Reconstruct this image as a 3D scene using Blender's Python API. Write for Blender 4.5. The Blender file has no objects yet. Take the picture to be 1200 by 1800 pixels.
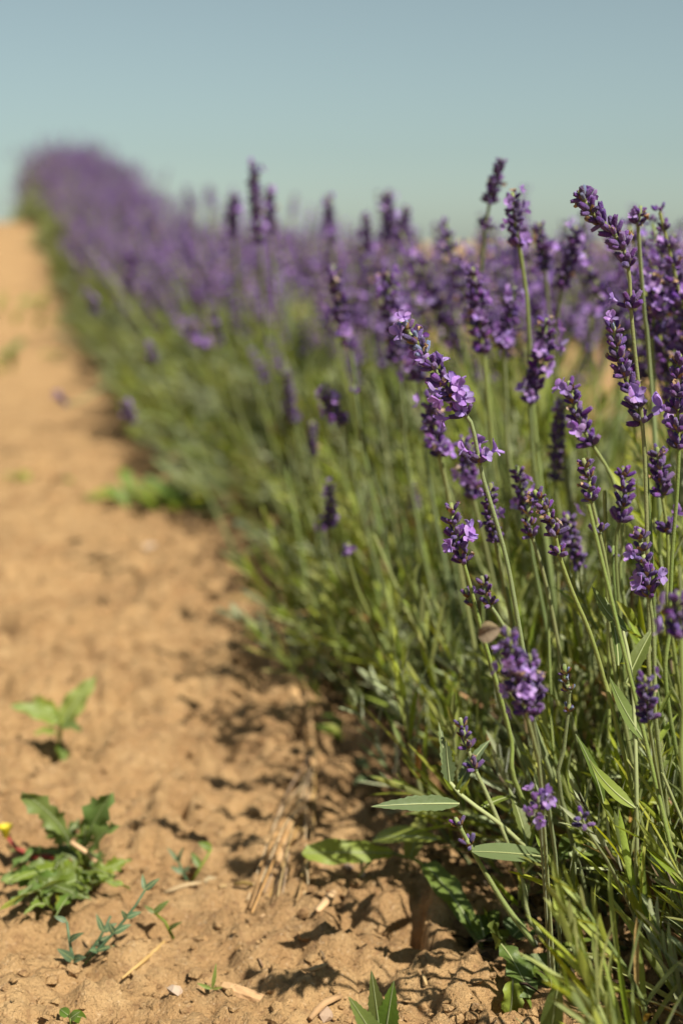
import bpy, math, random
import numpy as np
from mathutils import Vector, Matrix, Quaternion

R = math.radians
rnd = random.Random(11)
S = bpy.context.scene
COL = S.collection

# ---------------------------------------------------------------- camera
CAM_H, FPX, CX, CY, HORIZ = 0.35, 2500.0, 600.0, 900.0, 430.0
PITCH = math.atan((CY - HORIZ) / FPX)
cam_data = bpy.data.cameras.new('camera')
cam_data.sensor_fit = 'VERTICAL'
cam_data.sensor_height = 36.0
cam_data.lens = 50.0
cam_data.clip_start = 0.02
cam_data.clip_end = 6000
cam_data.dof.use_dof = True
cam_data.dof.focus_distance = 0.625
cam_data.dof.aperture_fstop = 5.4
cam_data.dof.aperture_blades = 0
cam = bpy.data.objects.new('camera', cam_data)
cam.location = (0, 0, CAM_H)
cam.rotation_euler = (math.pi / 2 - PITCH, 0, 0)
COL.objects.link(cam)
S.camera = cam

# ---------------------------------------------------------------- light
SUN_EL, SUN_AZ = R(53), R(140)          # azimuth clockwise from +Y (away from the camera)
S.world = bpy.data.worlds.new('World')
S.world.use_nodes = True
wn, wl = S.world.node_tree.nodes, S.world.node_tree.links
wn.clear()
sky = wn.new('ShaderNodeTexSky'); sky.sky_type = 'NISHITA'; sky.sun_disc = False
sky.sun_elevation = SUN_EL; sky.sun_rotation = SUN_AZ
sky.air_density = 1.0; sky.dust_density = 0.5; sky.ozone_density = 2.4
hs = wn.new('ShaderNodeHueSaturation'); hs.inputs['Saturation'].default_value = 0.50
tint = wn.new('ShaderNodeMix'); tint.data_type = 'RGBA'; tint.blend_type = 'MULTIPLY'
tint.inputs['Factor'].default_value = 1.0
tint.inputs[7].default_value = (0.88, 1.02, 0.96, 1)
bg = wn.new('ShaderNodeBackground'); bg.inputs['Strength'].default_value = 0.0480
wo = wn.new('ShaderNodeOutputWorld')
wl.new(sky.outputs[0], hs.inputs['Color']); wl.new(hs.outputs[0], tint.inputs[6])
wl.new(tint.outputs[2], bg.inputs['Color']); wl.new(bg.outputs[0], wo.inputs['Surface'])

sun_d = bpy.data.lights.new('sun', 'SUN'); sun_d.energy = 5.0; sun_d.angle = R(0.53)
sun_d.color = (1.0, 0.93, 0.80)
sun = bpy.data.objects.new('sun', sun_d)
to_sun = Vector((math.sin(SUN_AZ) * math.cos(SUN_EL), math.cos(SUN_AZ) * math.cos(SUN_EL), math.sin(SUN_EL)))
sun.rotation_euler = to_sun.to_track_quat('Z', 'Y').to_euler()
sun.location = (3, 0, 4)
COL.objects.link(sun)

vs = S.view_settings
S.display_settings.display_device = 'sRGB'
vs.view_transform = 'Standard'; vs.look = 'None'; vs.gamma = 1.0; vs.exposure = 0.80
vs.use_curve_mapping = False
S.cycles.max_bounces = 8
S.cycles.transparent_max_bounces = 8

# ---------------------------------------------------------------- helpers
def ray(px, py):
    a, b = (px - CX) / FPX, (CY - py) / FPX
    cp, sp = math.cos(PITCH), math.sin(PITCH)
    return Vector((a, cp + b * sp, -sp + b * cp))

def P(px, py, Y):
    """world point on the sight line of a photo pixel, Y metres away"""
    d = ray(px, py)
    return Vector((0, 0, CAM_H)) + d * (Y / d.y)

def sst(a, b, x):
    t = np.clip((x - a) / (b - a), 0, 1)
    return t * t * (3 - 2 * t)

def terrain(x, y):
    """the lie of the land: the field climbs to a crest ahead on the left"""
    rise = 0.47 * sst(2.3, 8.0, y) * sst(0.5, -1.6, x)
    fall = -2.2 * sst(8.2, 26, y) * sst(3.0, -3.0, x)
    return rise + fall

def T(x, y):
    return float(terrain(np.float64(x), np.float64(y)))

def Gp(px, py):
    """ground point under a photo pixel"""
    d = ray(px, py)
    t = 0.3
    while t < 40:
        p = Vector((0, 0, CAM_H)) + d * t
        if p.z <= T(p.x, p.y):
            return Vector((p.x, p.y, T(p.x, p.y)))
        t += 0.004 + t * 0.003
    return p

def edge_x(y):           # left foot of the lavender row
    return -0.25 * y + 0.276

def _h(ix, iy, seed):
    n = (ix * 374761393 + iy * 668265263 + seed * 974634777) & 0xFFFFFFFF
    n = ((n ^ (n >> 13)) * 1274126177) & 0xFFFFFFFF
    return ((n ^ (n >> 16)) & 0xFFFF) / 65535.0

def vnoise(x, y, seed=0):
    ix, iy = np.floor(x).astype(np.int64), np.floor(y).astype(np.int64)
    fx, fy = x - ix, y - iy
    ux, uy = fx * fx * fx * (fx * (fx * 6 - 15) + 10), fy * fy * fy * (fy * (fy * 6 - 15) + 10)
    def g(jx, jy):
        a = _h(jx, jy, seed) * 2 * np.pi
        return np.cos(a) * (x - jx) + np.sin(a) * (y - jy)
    a, b, c, d = g(ix, iy), g(ix + 1, iy), g(ix, iy + 1), g(ix + 1, iy + 1)
    return (a * (1 - ux) + b * ux) * (1 - uy) + (c * (1 - ux) + d * ux) * uy

def cell(x, y, seed=0):
    """distance to nearest feature point and its random number"""
    ix, iy = np.floor(x).astype(np.int64), np.floor(y).astype(np.int64)
    best = np.full(x.shape, 9.0); rid = np.zeros(x.shape)
    for dx in (-1, 0, 1):
        for dy in (-1, 0, 1):
            jx, jy = ix + dx, iy + dy
            ox, oy = jx + _h(jx, jy, seed), jy + _h(jx, jy, seed + 7)
            d = np.hypot(x - ox, y - oy); r = _h(jx, jy, seed + 13)
            m = d < best
            best = np.where(m, d, best); rid = np.where(m, r, rid)
    return best, rid

def soil_height(x, y):
    """clods, hollows and crumbs on top of the terrain"""
    wx = x + 0.02 * vnoise(x * 21, y * 21, 1); wy = y + 0.02 * vnoise(x * 21, y * 21, 2)
    h = 0.012 * vnoise(x * 5, y * 5, 3) + 0.006 * vnoise(x * 11, y * 11, 4)
    b = 1 - np.abs(vnoise(wx * 15, wy * 15, 5)) * 2.2
    h += -0.006 * b * b * b.clip(0)
    h += 0.0085 * (0.5 - np.abs(vnoise(wx * 34, wy * 34, 6)))
    d, r = cell(wx * 17, wy * 17, 20)
    clod = np.clip(1 - (d / (0.28 + 0.34 * r)) ** 2, 0, 1)
    h += (0.004 + 0.026 * np.clip(r - .45, 0, 1)) * np.sqrt(clod) * (r > .45)
    d, r = cell(wx * 48, wy * 48, 30)
    clod = np.clip(1 - (d / (0.25 + 0.3 * r)) ** 2, 0, 1)
    h += 0.0085 * np.sqrt(clod) * (r > .42) * r
    d, r = cell(wx * 105, wy * 105, 50)
    h += 0.0048 * np.sqrt(np.clip(1 - (d / (0.25 + 0.3 * r)) ** 2, 0, 1)) * (r > .5)
    d, r = cell(wx * 30, wy * 30, 60)
    h -= 0.022 * np.exp(-(d / 0.17) ** 2) * (r > .66)
    # pits
    d, r = cell(wx * 13 + .4, wy * 13, 40)
    h -= 0.036 * np.exp(-(d / 0.12) ** 2) * (r > .55)
    h += 0.0042 * vnoise(x * 90, y * 90, 8) + 0.0016 * vnoise(x * 190, y * 190, 9)
    return h

def ground_z(x, y):
    xa, ya = np.array([float(x)]), np.array([float(y)])
    fade = 1 / (1 + (max(0.0, y - 1.1)) * .8)
    return float(terrain(xa, ya)[0] + soil_height(xa, ya)[0] * fade)

# ---- materials
def mat(name, base, var=(0.06, 0.2, 0.25), rough=0.6, transl=0.0, tcol=None, noise=None, bump=0.0,
        bscale=300.0, spec=0.3, sheen=0.0, col2=None, col2amt=0.5):
    """base colour with hue/sat/value spread per piece; optional second colour by noise and translucency"""
    m = bpy.data.materials.new(name); m.use_nodes = True
    n, l = m.node_tree.nodes, m.node_tree.links
    n.clear()
    out = n.new('ShaderNodeOutputMaterial'); pb = n.new('ShaderNodeBsdfPrincipled')
    pb.inputs['Roughness'].default_value = rough
    pb.inputs['Specular IOR Level'].default_value = spec
    if sheen:
        pb.inputs['Sheen Weight'].default_value = sheen
        pb.inputs['Sheen Roughness'].default_value = 0.5
    geo = n.new('ShaderNodeNewGeometry'); oi = n.new('ShaderNodeObjectInfo')
    add = n.new('ShaderNodeMath'); add.operation = 'ADD'
    fr = n.new('ShaderNodeMath'); fr.operation = 'FRACT'
    l.new(geo.outputs['Random Per Island'], add.inputs[0]); l.new(oi.outputs['Random'], add.inputs[1])
    l.new(add.outputs[0], fr.inputs[0])
    tc = n.new('ShaderNodeTexCoord')
    colr = None
    rgb = n.new('ShaderNodeRGB'); rgb.outputs[0].default_value = (*base, 1); colr = rgb.outputs[0]
    if col2 is not None:
        nz = n.new('ShaderNodeTexNoise'); nz.inputs['Scale'].default_value = noise or 60
        nz.inputs['Detail'].default_value = 4
        l.new(tc.outputs['Object'], nz.inputs['Vector'])
        ramp = n.new('ShaderNodeMapRange'); ramp.inputs[1].default_value = 0.35; ramp.inputs[2].default_value = 0.7
        ramp.inputs[4].default_value = col2amt
        l.new(nz.outputs['Fac'], ramp.inputs[0])
        mx = n.new('ShaderNodeMix'); mx.data_type = 'RGBA'
        l.new(ramp.outputs[0], mx.inputs['Factor']); l.new(colr, mx.inputs[6])
        mx.inputs[7].default_value = (*col2, 1); colr = mx.outputs[2]
    hsv = n.new('ShaderNodeHueSaturation')
    def spread(mult, centre, amount, inp):
        a = n.new('ShaderNodeMath'); a.operation = 'MULTIPLY'; a.inputs[1].default_value = mult
        b = n.new('ShaderNodeMath'); b.operation = 'FRACT'
        c = n.new('ShaderNodeMapRange'); c.inputs[3].default_value = centre - amount; c.inputs[4].default_value = centre + amount
        l.new(fr.outputs[0], a.inputs[0]); l.new(a.outputs[0], b.inputs[0]); l.new(b.outputs[0], c.inputs[0])
        l.new(c.outputs[0], hsv.inputs[inp])
    spread(1.0, 0.5, var[0], 'Hue'); spread(7.13, 1.0, var[1], 'Saturation'); spread(13.7, 1.0, var[2], 'Value')
    l.new(colr, hsv.inputs['Color']); colr = hsv.outputs[0]
    l.new(colr, pb.inputs['Base Color'])
    if bump:
        bn = n.new('ShaderNodeTexNoise'); bn.inputs['Scale'].default_value = bscale; bn.inputs['Detail'].default_value = 3
        l.new(tc.outputs['Object'], bn.inputs['Vector'])
        bp = n.new('ShaderNodeBump'); bp.inputs['Strength'].default_value = bump; bp.inputs['Distance'].default_value = 0.001
        l.new(bn.outputs['Fac'], bp.inputs['Height']); l.new(bp.outputs[0], pb.inputs['Normal'])
    surf = pb.outputs[0]
    if transl:
        tr = n.new('ShaderNodeBsdfTranslucent')
        tm = n.new('ShaderNodeMix'); tm.data_type = 'RGBA'; tm.blend_type = 'MULTIPLY'; tm.inputs['Factor'].default_value = 1
        l.new(colr, tm.inputs[6]); tm.inputs[7].default_value = (*(tcol or (1.3, 1.3, .7)), 1)
        l.new(tm.outputs[2], tr.inputs['Color'])
        ms = n.new('ShaderNodeMixShader'); ms.inputs[0].default_value = transl
        l.new(surf, ms.inputs[1]); l.new(tr.outputs[0], ms.inputs[2]); surf = ms.outputs[0]
    l.new(surf, out.inputs['Surface'])
    return m

M = {}
M['calyx'] = mat('calyx_violet', (0.120, 0.050, 0.208), (0.028, 0.2, 0.40), 0.78, 0.15, (1.4, .8, 1.3), 260, 0.9, 1100, 0.25, 0.22, (0.040, 0.038, 0.088), 0.55)
M['corolla'] = mat('corolla_lilac', (0.37, 0.235, 0.56), (0.02, 0.15, 0.22), 0.6, 0.35, (1.2, .95, 1.2), 150, 0.2, 700, 0.25, 0.2, (0.25, 0.135, 0.43), 0.6)
M['tipblue'] = mat('bud_tip_slate', (0.16, 0.19, 0.32), (0.03, 0.2, 0.3), 0.8, 0.1, None, 200, 0.3, 900, 0.2, 0.3, (0.06, 0.05, 0.13), 0.6)
M['withered'] = mat('withered_tan', (0.42, 0.31, 0.21), (0.015, 0.3, 0.35), 0.85, 0.2, (1.1, 1, .8), 200, 0.4, 700, 0.1, 0, (0.2, 0.1, 0.05), 0.7)
M['bract'] = mat('bract_brown', (0.22, 0.13, 0.07), (0.02, 0.2, 0.3), 0.8, 0.15, None, 200, 0.2, 700, 0.15)
M['stem'] = mat('stem_green', (0.20, 0.25, 0.08), (0.02, 0.15, 0.22), 0.62, 0.12, (1.2, 1.2, .6), 70, 0.35, 1200, 0.3, 0.12, (0.24, 0.25, 0.10), 0.5)
M['stem_far'] = mat('stem_green_far', (0.27, 0.32, 0.075), (0.025, 0.15, 0.25), 0.65, 0.25, (1.2, 1.2, .6), None, 0, 300, 0.25)
M['leaf'] = mat('lavender_leaf', (0.240, 0.285, 0.058), (0.022, 0.22, 0.48), 0.58, 0.40, (1.5, 1.45, .5), 40, 0.25, 900, 0.3, 0.1, (0.27, 0.29, 0.10), 0.5)
M['silver'] = mat('lavender_leaf_silver', (0.32, 0.355, 0.19), (0.015, 0.2, 0.22), 0.8, 0.22, (1.1, 1.1, .8), 60, 0.25, 900, 0.2, 0.3, (0.20, 0.25, 0.12), 0.6)
M['dry'] = mat('dry_leaf', (0.36, 0.24, 0.12), (0.02, 0.25, 0.35), 0.8, 0.2, None, 60, 0.3, 600, 0.15, 0, (0.22, 0.11, 0.05), 0.7)
M['litter'] = mat('shade_dark_litter', (0.05, 0.033, 0.02), (0.02, 0.2, 0.5), 0.9, 0.05, None, 60, 0.3, 600, 0.1)  # dead leaf brown, darkened to paint in the shade along the row's foot
M['wood'] = mat('woody_twig', (0.13, 0.095, 0.06), (0.015, 0.2, 0.3), 0.9, 0, None, 90, 0.6, 500, 0.1, 0, (0.22, 0.17, 0.11), 0.5)
M['weed'] = mat('weed_leaf', (0.105, 0.155, 0.026), (0.02, 0.12, 0.25), 0.5, 0.34, (1.5, 1.5, .5), 45, 0.25, 500, 0.4, 0, (0.14, 0.19, 0.045), 0.6)
M['weed_pale'] = mat('weed_leaf_pale', (0.105, 0.145, 0.060), (0.012, 0.12, 0.12), 0.55, 0.30, (1.4, 1.4, .6), 45, 0.3, 500, 0.35, 0.1, (0.14, 0.185, 0.09), 0.6)
M['weed_light'] = mat('weed_leaf_light', (0.22, 0.265, 0.035), (0.02, 0.12, 0.15), 0.5, 0.4, (1.4, 1.4, .5), 40, 0.2, 500, 0.35, 0, (0.22, 0.28, 0.09), 0.5)
M['weed_blue'] = mat('weed_leaf_blue', (0.10, 0.155, 0.085), (0.012, 0.12, 0.15), 0.5, 0.25, (1.2, 1.3, .7), 45, 0.2, 500, 0.35)
M['rib'] = mat('leaf_midrib', (0.30, 0.34, 0.16), (0.01, 0.1, 0.12), 0.6, 0.1, None, 60, 0.1, 500, 0.3)
M['redstem'] = mat('red_stem', (0.26, 0.07, 0.055), (0.012, 0.15, 0.2), 0.5, 0.1, (1.2, 1, .8), 60, 0.1, 500, 0.35)
M['yellow'] = mat('yellow_bud', (0.60, 0.50, 0.05), (0.02, 0.1, 0.15), 0.6, 0.2, None, 60, 0.1, 500, 0.3)
M['straw'] = mat('dry_straw', (0.52, 0.36, 0.19), (0.012, 0.2, 0.25), 0.75, 0.1, None, 80, 0.4, 500, 0.2, 0, (0.36, 0.23, 0.11), 0.6)
M['chip'] = mat('wood_chip', (0.62, 0.42, 0.22), (0.012, 0.15, 0.15), 0.8, 0, None, 60, 0.5, 300, 0.2, 0, (0.42, 0.26, 0.13), 0.6)
M['stone'] = mat('pale_stone', (0.42, 0.31, 0.21), (0.02, 0.2, 0.2), 0.8, 0, None, 60, 0.5, 300, 0.25, 0, (0.36, 0.29, 0.23), 0.6)

def soil_material(name, fine=True):
    m = bpy.data.materials.new(name); m.use_nodes = True
    n, l = m.node_tree.nodes, m.node_tree.links
    pb = n['Principled BSDF']; pb.inputs['Roughness'].default_value = 0.95
    pb.inputs['Specular IOR Level'].default_value = 0.12
    tc = n.new('ShaderNodeTexCoord')
    def nz(scale, det=5, rough=.6):
        a = n.new('ShaderNodeTexNoise'); a.inputs['Scale'].default_value = scale
        a.inputs['Detail'].default_value = det; a.inputs['Roughness'].default_value = rough
        l.new(tc.outputs['Object'], a.inputs['Vector']); return a.outputs['Fac']
    def ramp(src, a, b, lo=0., hi=1.):
        r = n.new('ShaderNodeMapRange'); r.inputs[1].default_value = a; r.inputs[2].default_value = b
        r.inputs[3].default_value = lo; r.inputs[4].default_value = hi
        l.new(src, r.inputs[0]); return r.outputs[0]
    def mix(f, c1, c2):
        x = n.new('ShaderNodeMix'); x.data_type = 'RGBA'
        l.new(f, x.inputs['Factor'])
        for s, c in ((6, c1), (7, c2)):
            if isinstance(c, tuple): x.inputs[s].default_value = (*c, 1)
            else: l.new(c, x.inputs[s])
        return x.outputs[2]
    c = mix(ramp(nz(7), .35, .68), (0.395, 0.248, 0.116), (0.29, 0.172, 0.080))
    c = mix(ramp(nz(55), .45, .75, 0, .7), c, (0.48, 0.325, 0.165))
    c = mix(ramp(nz(160), .52, .76, 0, .85), c, (0.20, 0.11, 0.055))
    c = mix(ramp(nz(420, 3), .60, .74, 0, .6), c, (0.58, 0.43, 0.28))
    l.new(c, pb.inputs['Base Color'])
    b1 = n.new('ShaderNodeBump'); b1.inputs['Strength'].default_value = 0.9; b1.inputs['Distance'].default_value = 0.007
    l.new(nz(120, 6, .65), b1.inputs['Height'])
    b2 = n.new('ShaderNodeBump'); b2.inputs['Strength'].default_value = 0.7; b2.inputs['Distance'].default_value = 0.0025
    l.new(nz(600, 4, .6), b2.inputs['Height']); l.new(b1.outputs[0], b2.inputs['Normal'])
    l.new(b2.outputs[0], pb.inputs['Normal'])
    return m
M['soil'] = soil_material('dry_soil')

# ---- mesh building
class MB:
    def __init__(s):
        s.v = []; s.f = []; s.m = []; s.n = 0
    def add(s, verts, faces, mi=0):
        o = s.n
        s.v.append(np.asarray(verts, dtype=np.float32).reshape(-1, 3)); s.n += len(s.v[-1])
        s.f.extend([tuple(i + o for i in f) for f in faces])
        s.m.extend([mi] * len(faces))
    def mesh(s, name, mats, smooth=True):
        me = bpy.data.meshes.new(name)
        V = np.concatenate(s.v) if s.v else np.zeros((0, 3), np.float32)
        me.vertices.add(len(V)); me.vertices.foreach_set('co', V.ravel())
        ln = np.fromiter((len(f) for f in s.f), np.int32, len(s.f))
        idx = np.fromiter((i for f in s.f for i in f), np.int32, int(ln.sum()))
        me.loops.add(len(idx)); me.loops.foreach_set('vertex_index', idx)
        me.polygons.add(len(ln))
        st = np.zeros(len(ln), np.int32); st[1:] = np.cumsum(ln)[:-1]
        me.polygons.foreach_set('loop_start', st)
        me.polygons.foreach_set('material_index', np.array(s.m, np.int32))
        me.polygons.foreach_set('use_smooth', np.full(len(ln), smooth))
        for m_ in mats: me.materials.append(M[m_])
        me.update(calc_edges=True); me.validate()
        return me

def obj(name, me, parent=None, loc=None, kind=None):
    o = bpy.data.objects.new(name, me); COL.objects.link(o)
    if parent is not None: o.parent = parent
    if loc is not None: o.location = loc
    if kind: o['kind'] = kind
    return o

def tag(o, label, cat, group=None, kind=None):
    o['label'] = label; o['category'] = cat
    if group: o['group'] = group
    if kind: o['kind'] = kind
    return o

def thing(name, label, cat, loc=(0, 0, 0), group=None):
    o = bpy.data.objects.new(name, None); COL.objects.link(o); o.location = loc
    o.empty_display_size = 0.01
    return tag(o, label, cat, group)

def frame_from(t, hint=Vector((0, 0, 1))):
    t = t.normalized()
    a = hint.cross(t)
    if a.length < 1e-4: a = Vector((1, 0, 0)).cross(t)
    a.normalize(); b = t.cross(a)
    return a, b, t

def tube(mb, pts, radii, sides=6, mi=0, cap=True, ridge=0.0):
    n = len(pts); vs_ = []
    a, b, _ = frame_from(pts[1] - pts[0], Vector((0.3, 1, .2)))
    for i, p in enumerate(pts):
        t = (pts[min(i + 1, n - 1)] - pts[max(i - 1, 0)]).normalized()
        a = (a - t * a.dot(t)).normalized(); b = t.cross(a)
        r = radii[i] if hasattr(radii, '__len__') else radii
        for k in range(sides):
            ang = 2 * math.pi * k / sides
            rr = r * (1 + (ridge if k % 2 else -ridge))
            vs_.append(p + a * (math.cos(ang) * rr) + b * (math.sin(ang) * rr))
    fs = []
    for i in range(n - 1):
        for k in range(sides):
            k2 = (k + 1) % sides
            fs.append((i * sides + k, i * sides + k2, (i + 1) * sides + k2, (i + 1) * sides + k))
    if cap:
        fs.append(tuple(range(sides))[::-1]); fs.append(tuple((n - 1) * sides + k for k in range(sides)))
    mb.add([tuple(v) for v in vs_], fs, mi)

def spline(pts, step):
    """Catmull-Rom through pts, about `step` apart"""
    P_ = [Vector(p) for p in pts]
    P_ = [P_[0] * 2 - P_[1]] + P_ + [P_[-1] * 2 - P_[-2]]
    out = []
    for i in range(1, len(P_) - 2):
        p0, p1, p2, p3 = P_[i - 1:i + 3]
        n = max(1, int((p2 - p1).length / step))
        for k in range(n):
            t = k / n
            out.append(0.5 * ((2 * p1) + (p2 - p0) * t + (2 * p0 - 5 * p1 + 4 * p2 - p3) * t * t + (3 * p1 - p0 - 3 * p2 + p3) * t ** 3))
    out.append(P_[-2])
    return out

def arc_at(pts, s):
    for i in range(len(pts) - 1):
        d = (pts[i + 1] - pts[i]).length
        if s <= d or i == len(pts) - 2:
            return pts[i].lerp(pts[i + 1], min(1, s / max(d, 1e-9))), (pts[i] - pts[i + 1]).normalized()
        s -= d

# ---- flower pieces: calyx, corolla, withered floret, bracts
def calyx_geo(L=0.0068, W=0.0015, rings=5, sides=8, r_=None):
    r_ = r_ or rnd
    prof = [(0, .28), (.14, .72), (.42, 1.0), (.72, .92), (.92, .78), (1.0, .62)] if rings >= 5 else [(0, .3), (.4, 1.0), (.85, .85), (1, .5)]
    bend = r_.uniform(-.12, .12)
    v, f = [], []
    for (t, w) in prof:
        for k in range(sides):
            a = 2 * math.pi * k / sides
            rr = W * w * (1 + (0.10 if k % 2 else -0.06) * (sides > 6)) * r_.uniform(.95, 1.05)
            z = t * L + (0.0005 if (k % 2 and t == 1.0) else 0)
            v.append((math.cos(a) * rr + bend * L * t * t, math.sin(a) * rr, z))
    n = len(prof)
    for i in range(n - 1):
        for k in range(sides):
            k2 = (k + 1) % sides
            f.append((i * sides + k, i * sides + k2, (i + 1) * sides + k2, (i + 1) * sides + k))
    v.append((bend * L, 0, L * 0.93)); c = len(v) - 1
    for k in range(sides):
        f.append(((n - 1) * sides + k, (n - 1) * sides + (k + 1) % sides, c))
    f.append(tuple(range(sides))[::-1])
    return v, f

def lobe(base, out_dir, up, L, W, curl, cup, n=4, m=2):
    """one petal lobe as a small curved patch"""
    side = out_dir.cross(up).normalized()
    v, f = [], []
    for i in range(n + 1):
        t = i / n
        w = W * (0.45 + 1.9 * t * (1 - t) + 0.25 * t * (1 - t ** 6)) * (1 if i < n else .45)
        c = base + out_dir * (L * t * (1 - 0.25 * abs(curl) * t)) + up * (curl * L * t * t)
        for j in range(-m, m + 1):
            s = j / m
            v.append(tuple(c + side * (w * s * .5) + up * (cup * W * s * s - cup * W * .3)))
    k = 2 * m + 1
    for i in range(n):
        for j in range(2 * m):
            f.append((i * k + j, i * k + j + 1, (i + 1) * k + j + 1, (i + 1) * k + j))
    return v, f

def corolla_geo(r_, sc=1.0, n=4, m=2):
    out = []
    v, f = [], []
    # tube
    for t, w in ((0, .55), (.6, .7), (1.0, 1.15)):
        for k in range(6):
            a = 2 * math.pi * k / 6
            v.append((math.cos(a) * .0011 * w, math.sin(a) * .0011 * w, .0036 * t))
    for i in range(2):
        for k in range(6):
            f.append((i * 6 + k, i * 6 + (k + 1) % 6, (i + 1) * 6 + (k + 1) % 6, (i + 1) * 6 + k))
    out.append((v, f))
    Z = Vector((0, 0, 1))
    for k, (ang, L, W, tilt) in enumerate(((65, .0052, .0042, .9), (115, .0052, .0042, .9), (200, .0038, .0032, .35), (270, .0042, .0034, .2), (340, .0038, .0032, .35))):
        ang = R(ang + r_.uniform(-12, 12)); tl = tilt + r_.uniform(-.2, .25)
        d = Vector((math.cos(ang), math.sin(ang), 0))
        o = (d * math.cos(tl) + Z * math.sin(tl)).normalized(); u = (Z * math.cos(tl) - d * math.sin(tl)).normalized()
        out.append(lobe(d * .0009 + Z * .0036, o, u, L * sc * r_.uniform(.85, 1.15), W * sc, r_.uniform(-.5, .3), r_.uniform(-.2, .35), n, m))
    return out

def withered_geo(r_, sc=1.0):
    out = []
    for k in range(3):
        a = r_.uniform(0, 6.28); d = Vector((math.cos(a), math.sin(a), r_.uniform(.4, 1.4))).normalized()
        u = d.cross(Vector((r_.uniform(-1, 1), r_.uniform(-1, 1), .3))).normalized()
        out.append(lobe(Vector((0, 0, 0)), d, u, .0038 * sc, .0026 * sc, r_.uniform(-1.2, 1.2), r_.uniform(-.8, .8), 3, 1))
    return out

def xf(v, mtx):
    a = np.asarray([tuple(p) for p in v], dtype=np.float64)
    m_ = np.array(mtx)
    return a @ m_[:3, :3].T + m_[:3, 3]

def mesh_of(geos, name, mats, mi=0):
    mb = MB()
    for v, f in geos: mb.add([tuple(p) for p in v], f, mi)
    return mb.mesh(name, mats)

CAL = [mesh_of([calyx_geo(L=.0068 * rnd.uniform(.9, 1.1), W=.00150 * rnd.uniform(.9, 1.12))], 'calyx', ['calyx']) for _ in range(6)]
CALTIP = [mesh_of([calyx_geo(L=.0056, W=.0013)], 'calyx', ['tipblue']) for _ in range(2)]
COR = [mesh_of(corolla_geo(rnd, 1.12), 'corolla', ['corolla']) for _ in range(6)]
WIT = [mesh_of(withered_geo(rnd, .72), 'withered_floret', ['withered']) for _ in range(4)]

def bract_mesh(r_):
    mb = MB()
    tube(mb, [Vector((0, 0, -.001)), Vector((0, 0, .004))], [.0012, .001], 6, 1)
    for k in range(3):
        a = k * 2.1 + r_.uniform(-.4, .4); d = Vector((math.cos(a), math.sin(a), .35)).normalized()
        u = Vector((0, 0, 1)) - d * d.z
        v, f = lobe(Vector((0, 0, -.0004)), d, u.normalized(), .0046, .0026, .45, .35, 3, 1)
        mb.add(v, f, 0)
    return mb.mesh('bracts', ['bract', 'stem'])
BRA = [bract_mesh(rnd) for _ in range(4)]

def whorl_layout(r_, n, size, openness, hero=True):
    """positions (matrix, kind) of the calyces and florets of one whorl, local Z up the stem"""
    out = []
    ph = r_.uniform(0, 6.28)
    for k in range(n):
        lev = k % 2
        a = ph + 2 * math.pi * k / n + r_.uniform(-.25, .25)
        tilt = R(r_.uniform(30, 54) + (16 if lev else -6))
        s = size * r_.uniform(.82, 1.12)
        m_ = Matrix.Rotation(a, 4, 'Z') @ Matrix.Translation((0.0008, 0, (0.0018 if not lev else 0.0) * size)) @ Matrix.Rotation(tilt, 4, 'Y') @ Matrix.Scale(s, 4)
        out.append((m_, 'calyx'))
        q = r_.random()
        top = m_ @ Matrix.Translation((0, 0, .0058))
        if q < openness * .62: out.append((top @ Matrix.Rotation(r_.uniform(-.6, .6) + math.pi / 2, 4, 'Z') @ Matrix.Rotation(r_.uniform(-.2, .3), 4, 'X'), 'corolla'))
        elif q < openness * .62 + .055: out.append((top, 'withered'))
    return out

# ---- a whole spike as one mesh (for stalks out of focus)
def spike_mesh(r_, L, n_wh, openness, low=1):
    mb = MB()
    def put(m_, kind, lo):
        if kind == 'calyx':
            v, f = calyx_geo(.0064, .00165, 3, 5, r_); mb.add(xf(v, m_), f, 0)
        elif kind == 'corolla':
            for v, f in corolla_geo(r_, 1.0, 2, 1)[1:]: mb.add(xf(v, m_), f, 1)
        else:
            for v, f in withered_geo(r_, .8)[:2]: mb.add(xf(v, m_), f, 2)
    zs = [L * (i / max(1, n_wh - 1)) for i in range(n_wh)]
    for i, z in enumerate(zs):
        t = i / max(1, n_wh - 1)
        size = .92 - .40 * t ** 2; n = int(round(8 - 3 * t))
        for m_, k in whorl_layout(r_, n, size, openness): put(Matrix.Translation((r_.uniform(-.0006, .0006), 0, z)) @ m_, k, 0)
    for j in range(low):
        z = -0.014 - .016 * j
        for m_, k in whorl_layout(r_, 6, .95, openness): put(Matrix.Translation((0, 0, z)) @ m_, k, 0)
    tube(mb, [Vector((0, 0, -.002)), Vector((0, 0, L))], .0008, 4, 3, False)
    return mb.mesh('flower_spike', ['calyx', 'corolla', 'withered', 'stem_far'])

SPK = []; SPK_OPEN = {}
for i in range(9):
    r_ = random.Random(100 + i)
    nw = r_.choice([4, 5, 6, 7, 7, 8]); op_ = r_.choice([.06, .12, .22, .35])
    me_ = spike_mesh(r_, nw * .0076, nw, op_, r_.choice([0, 1, 1])); SPK.append((me_, nw * .0076)); SPK_OPEN[me_.name] = op_

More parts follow.
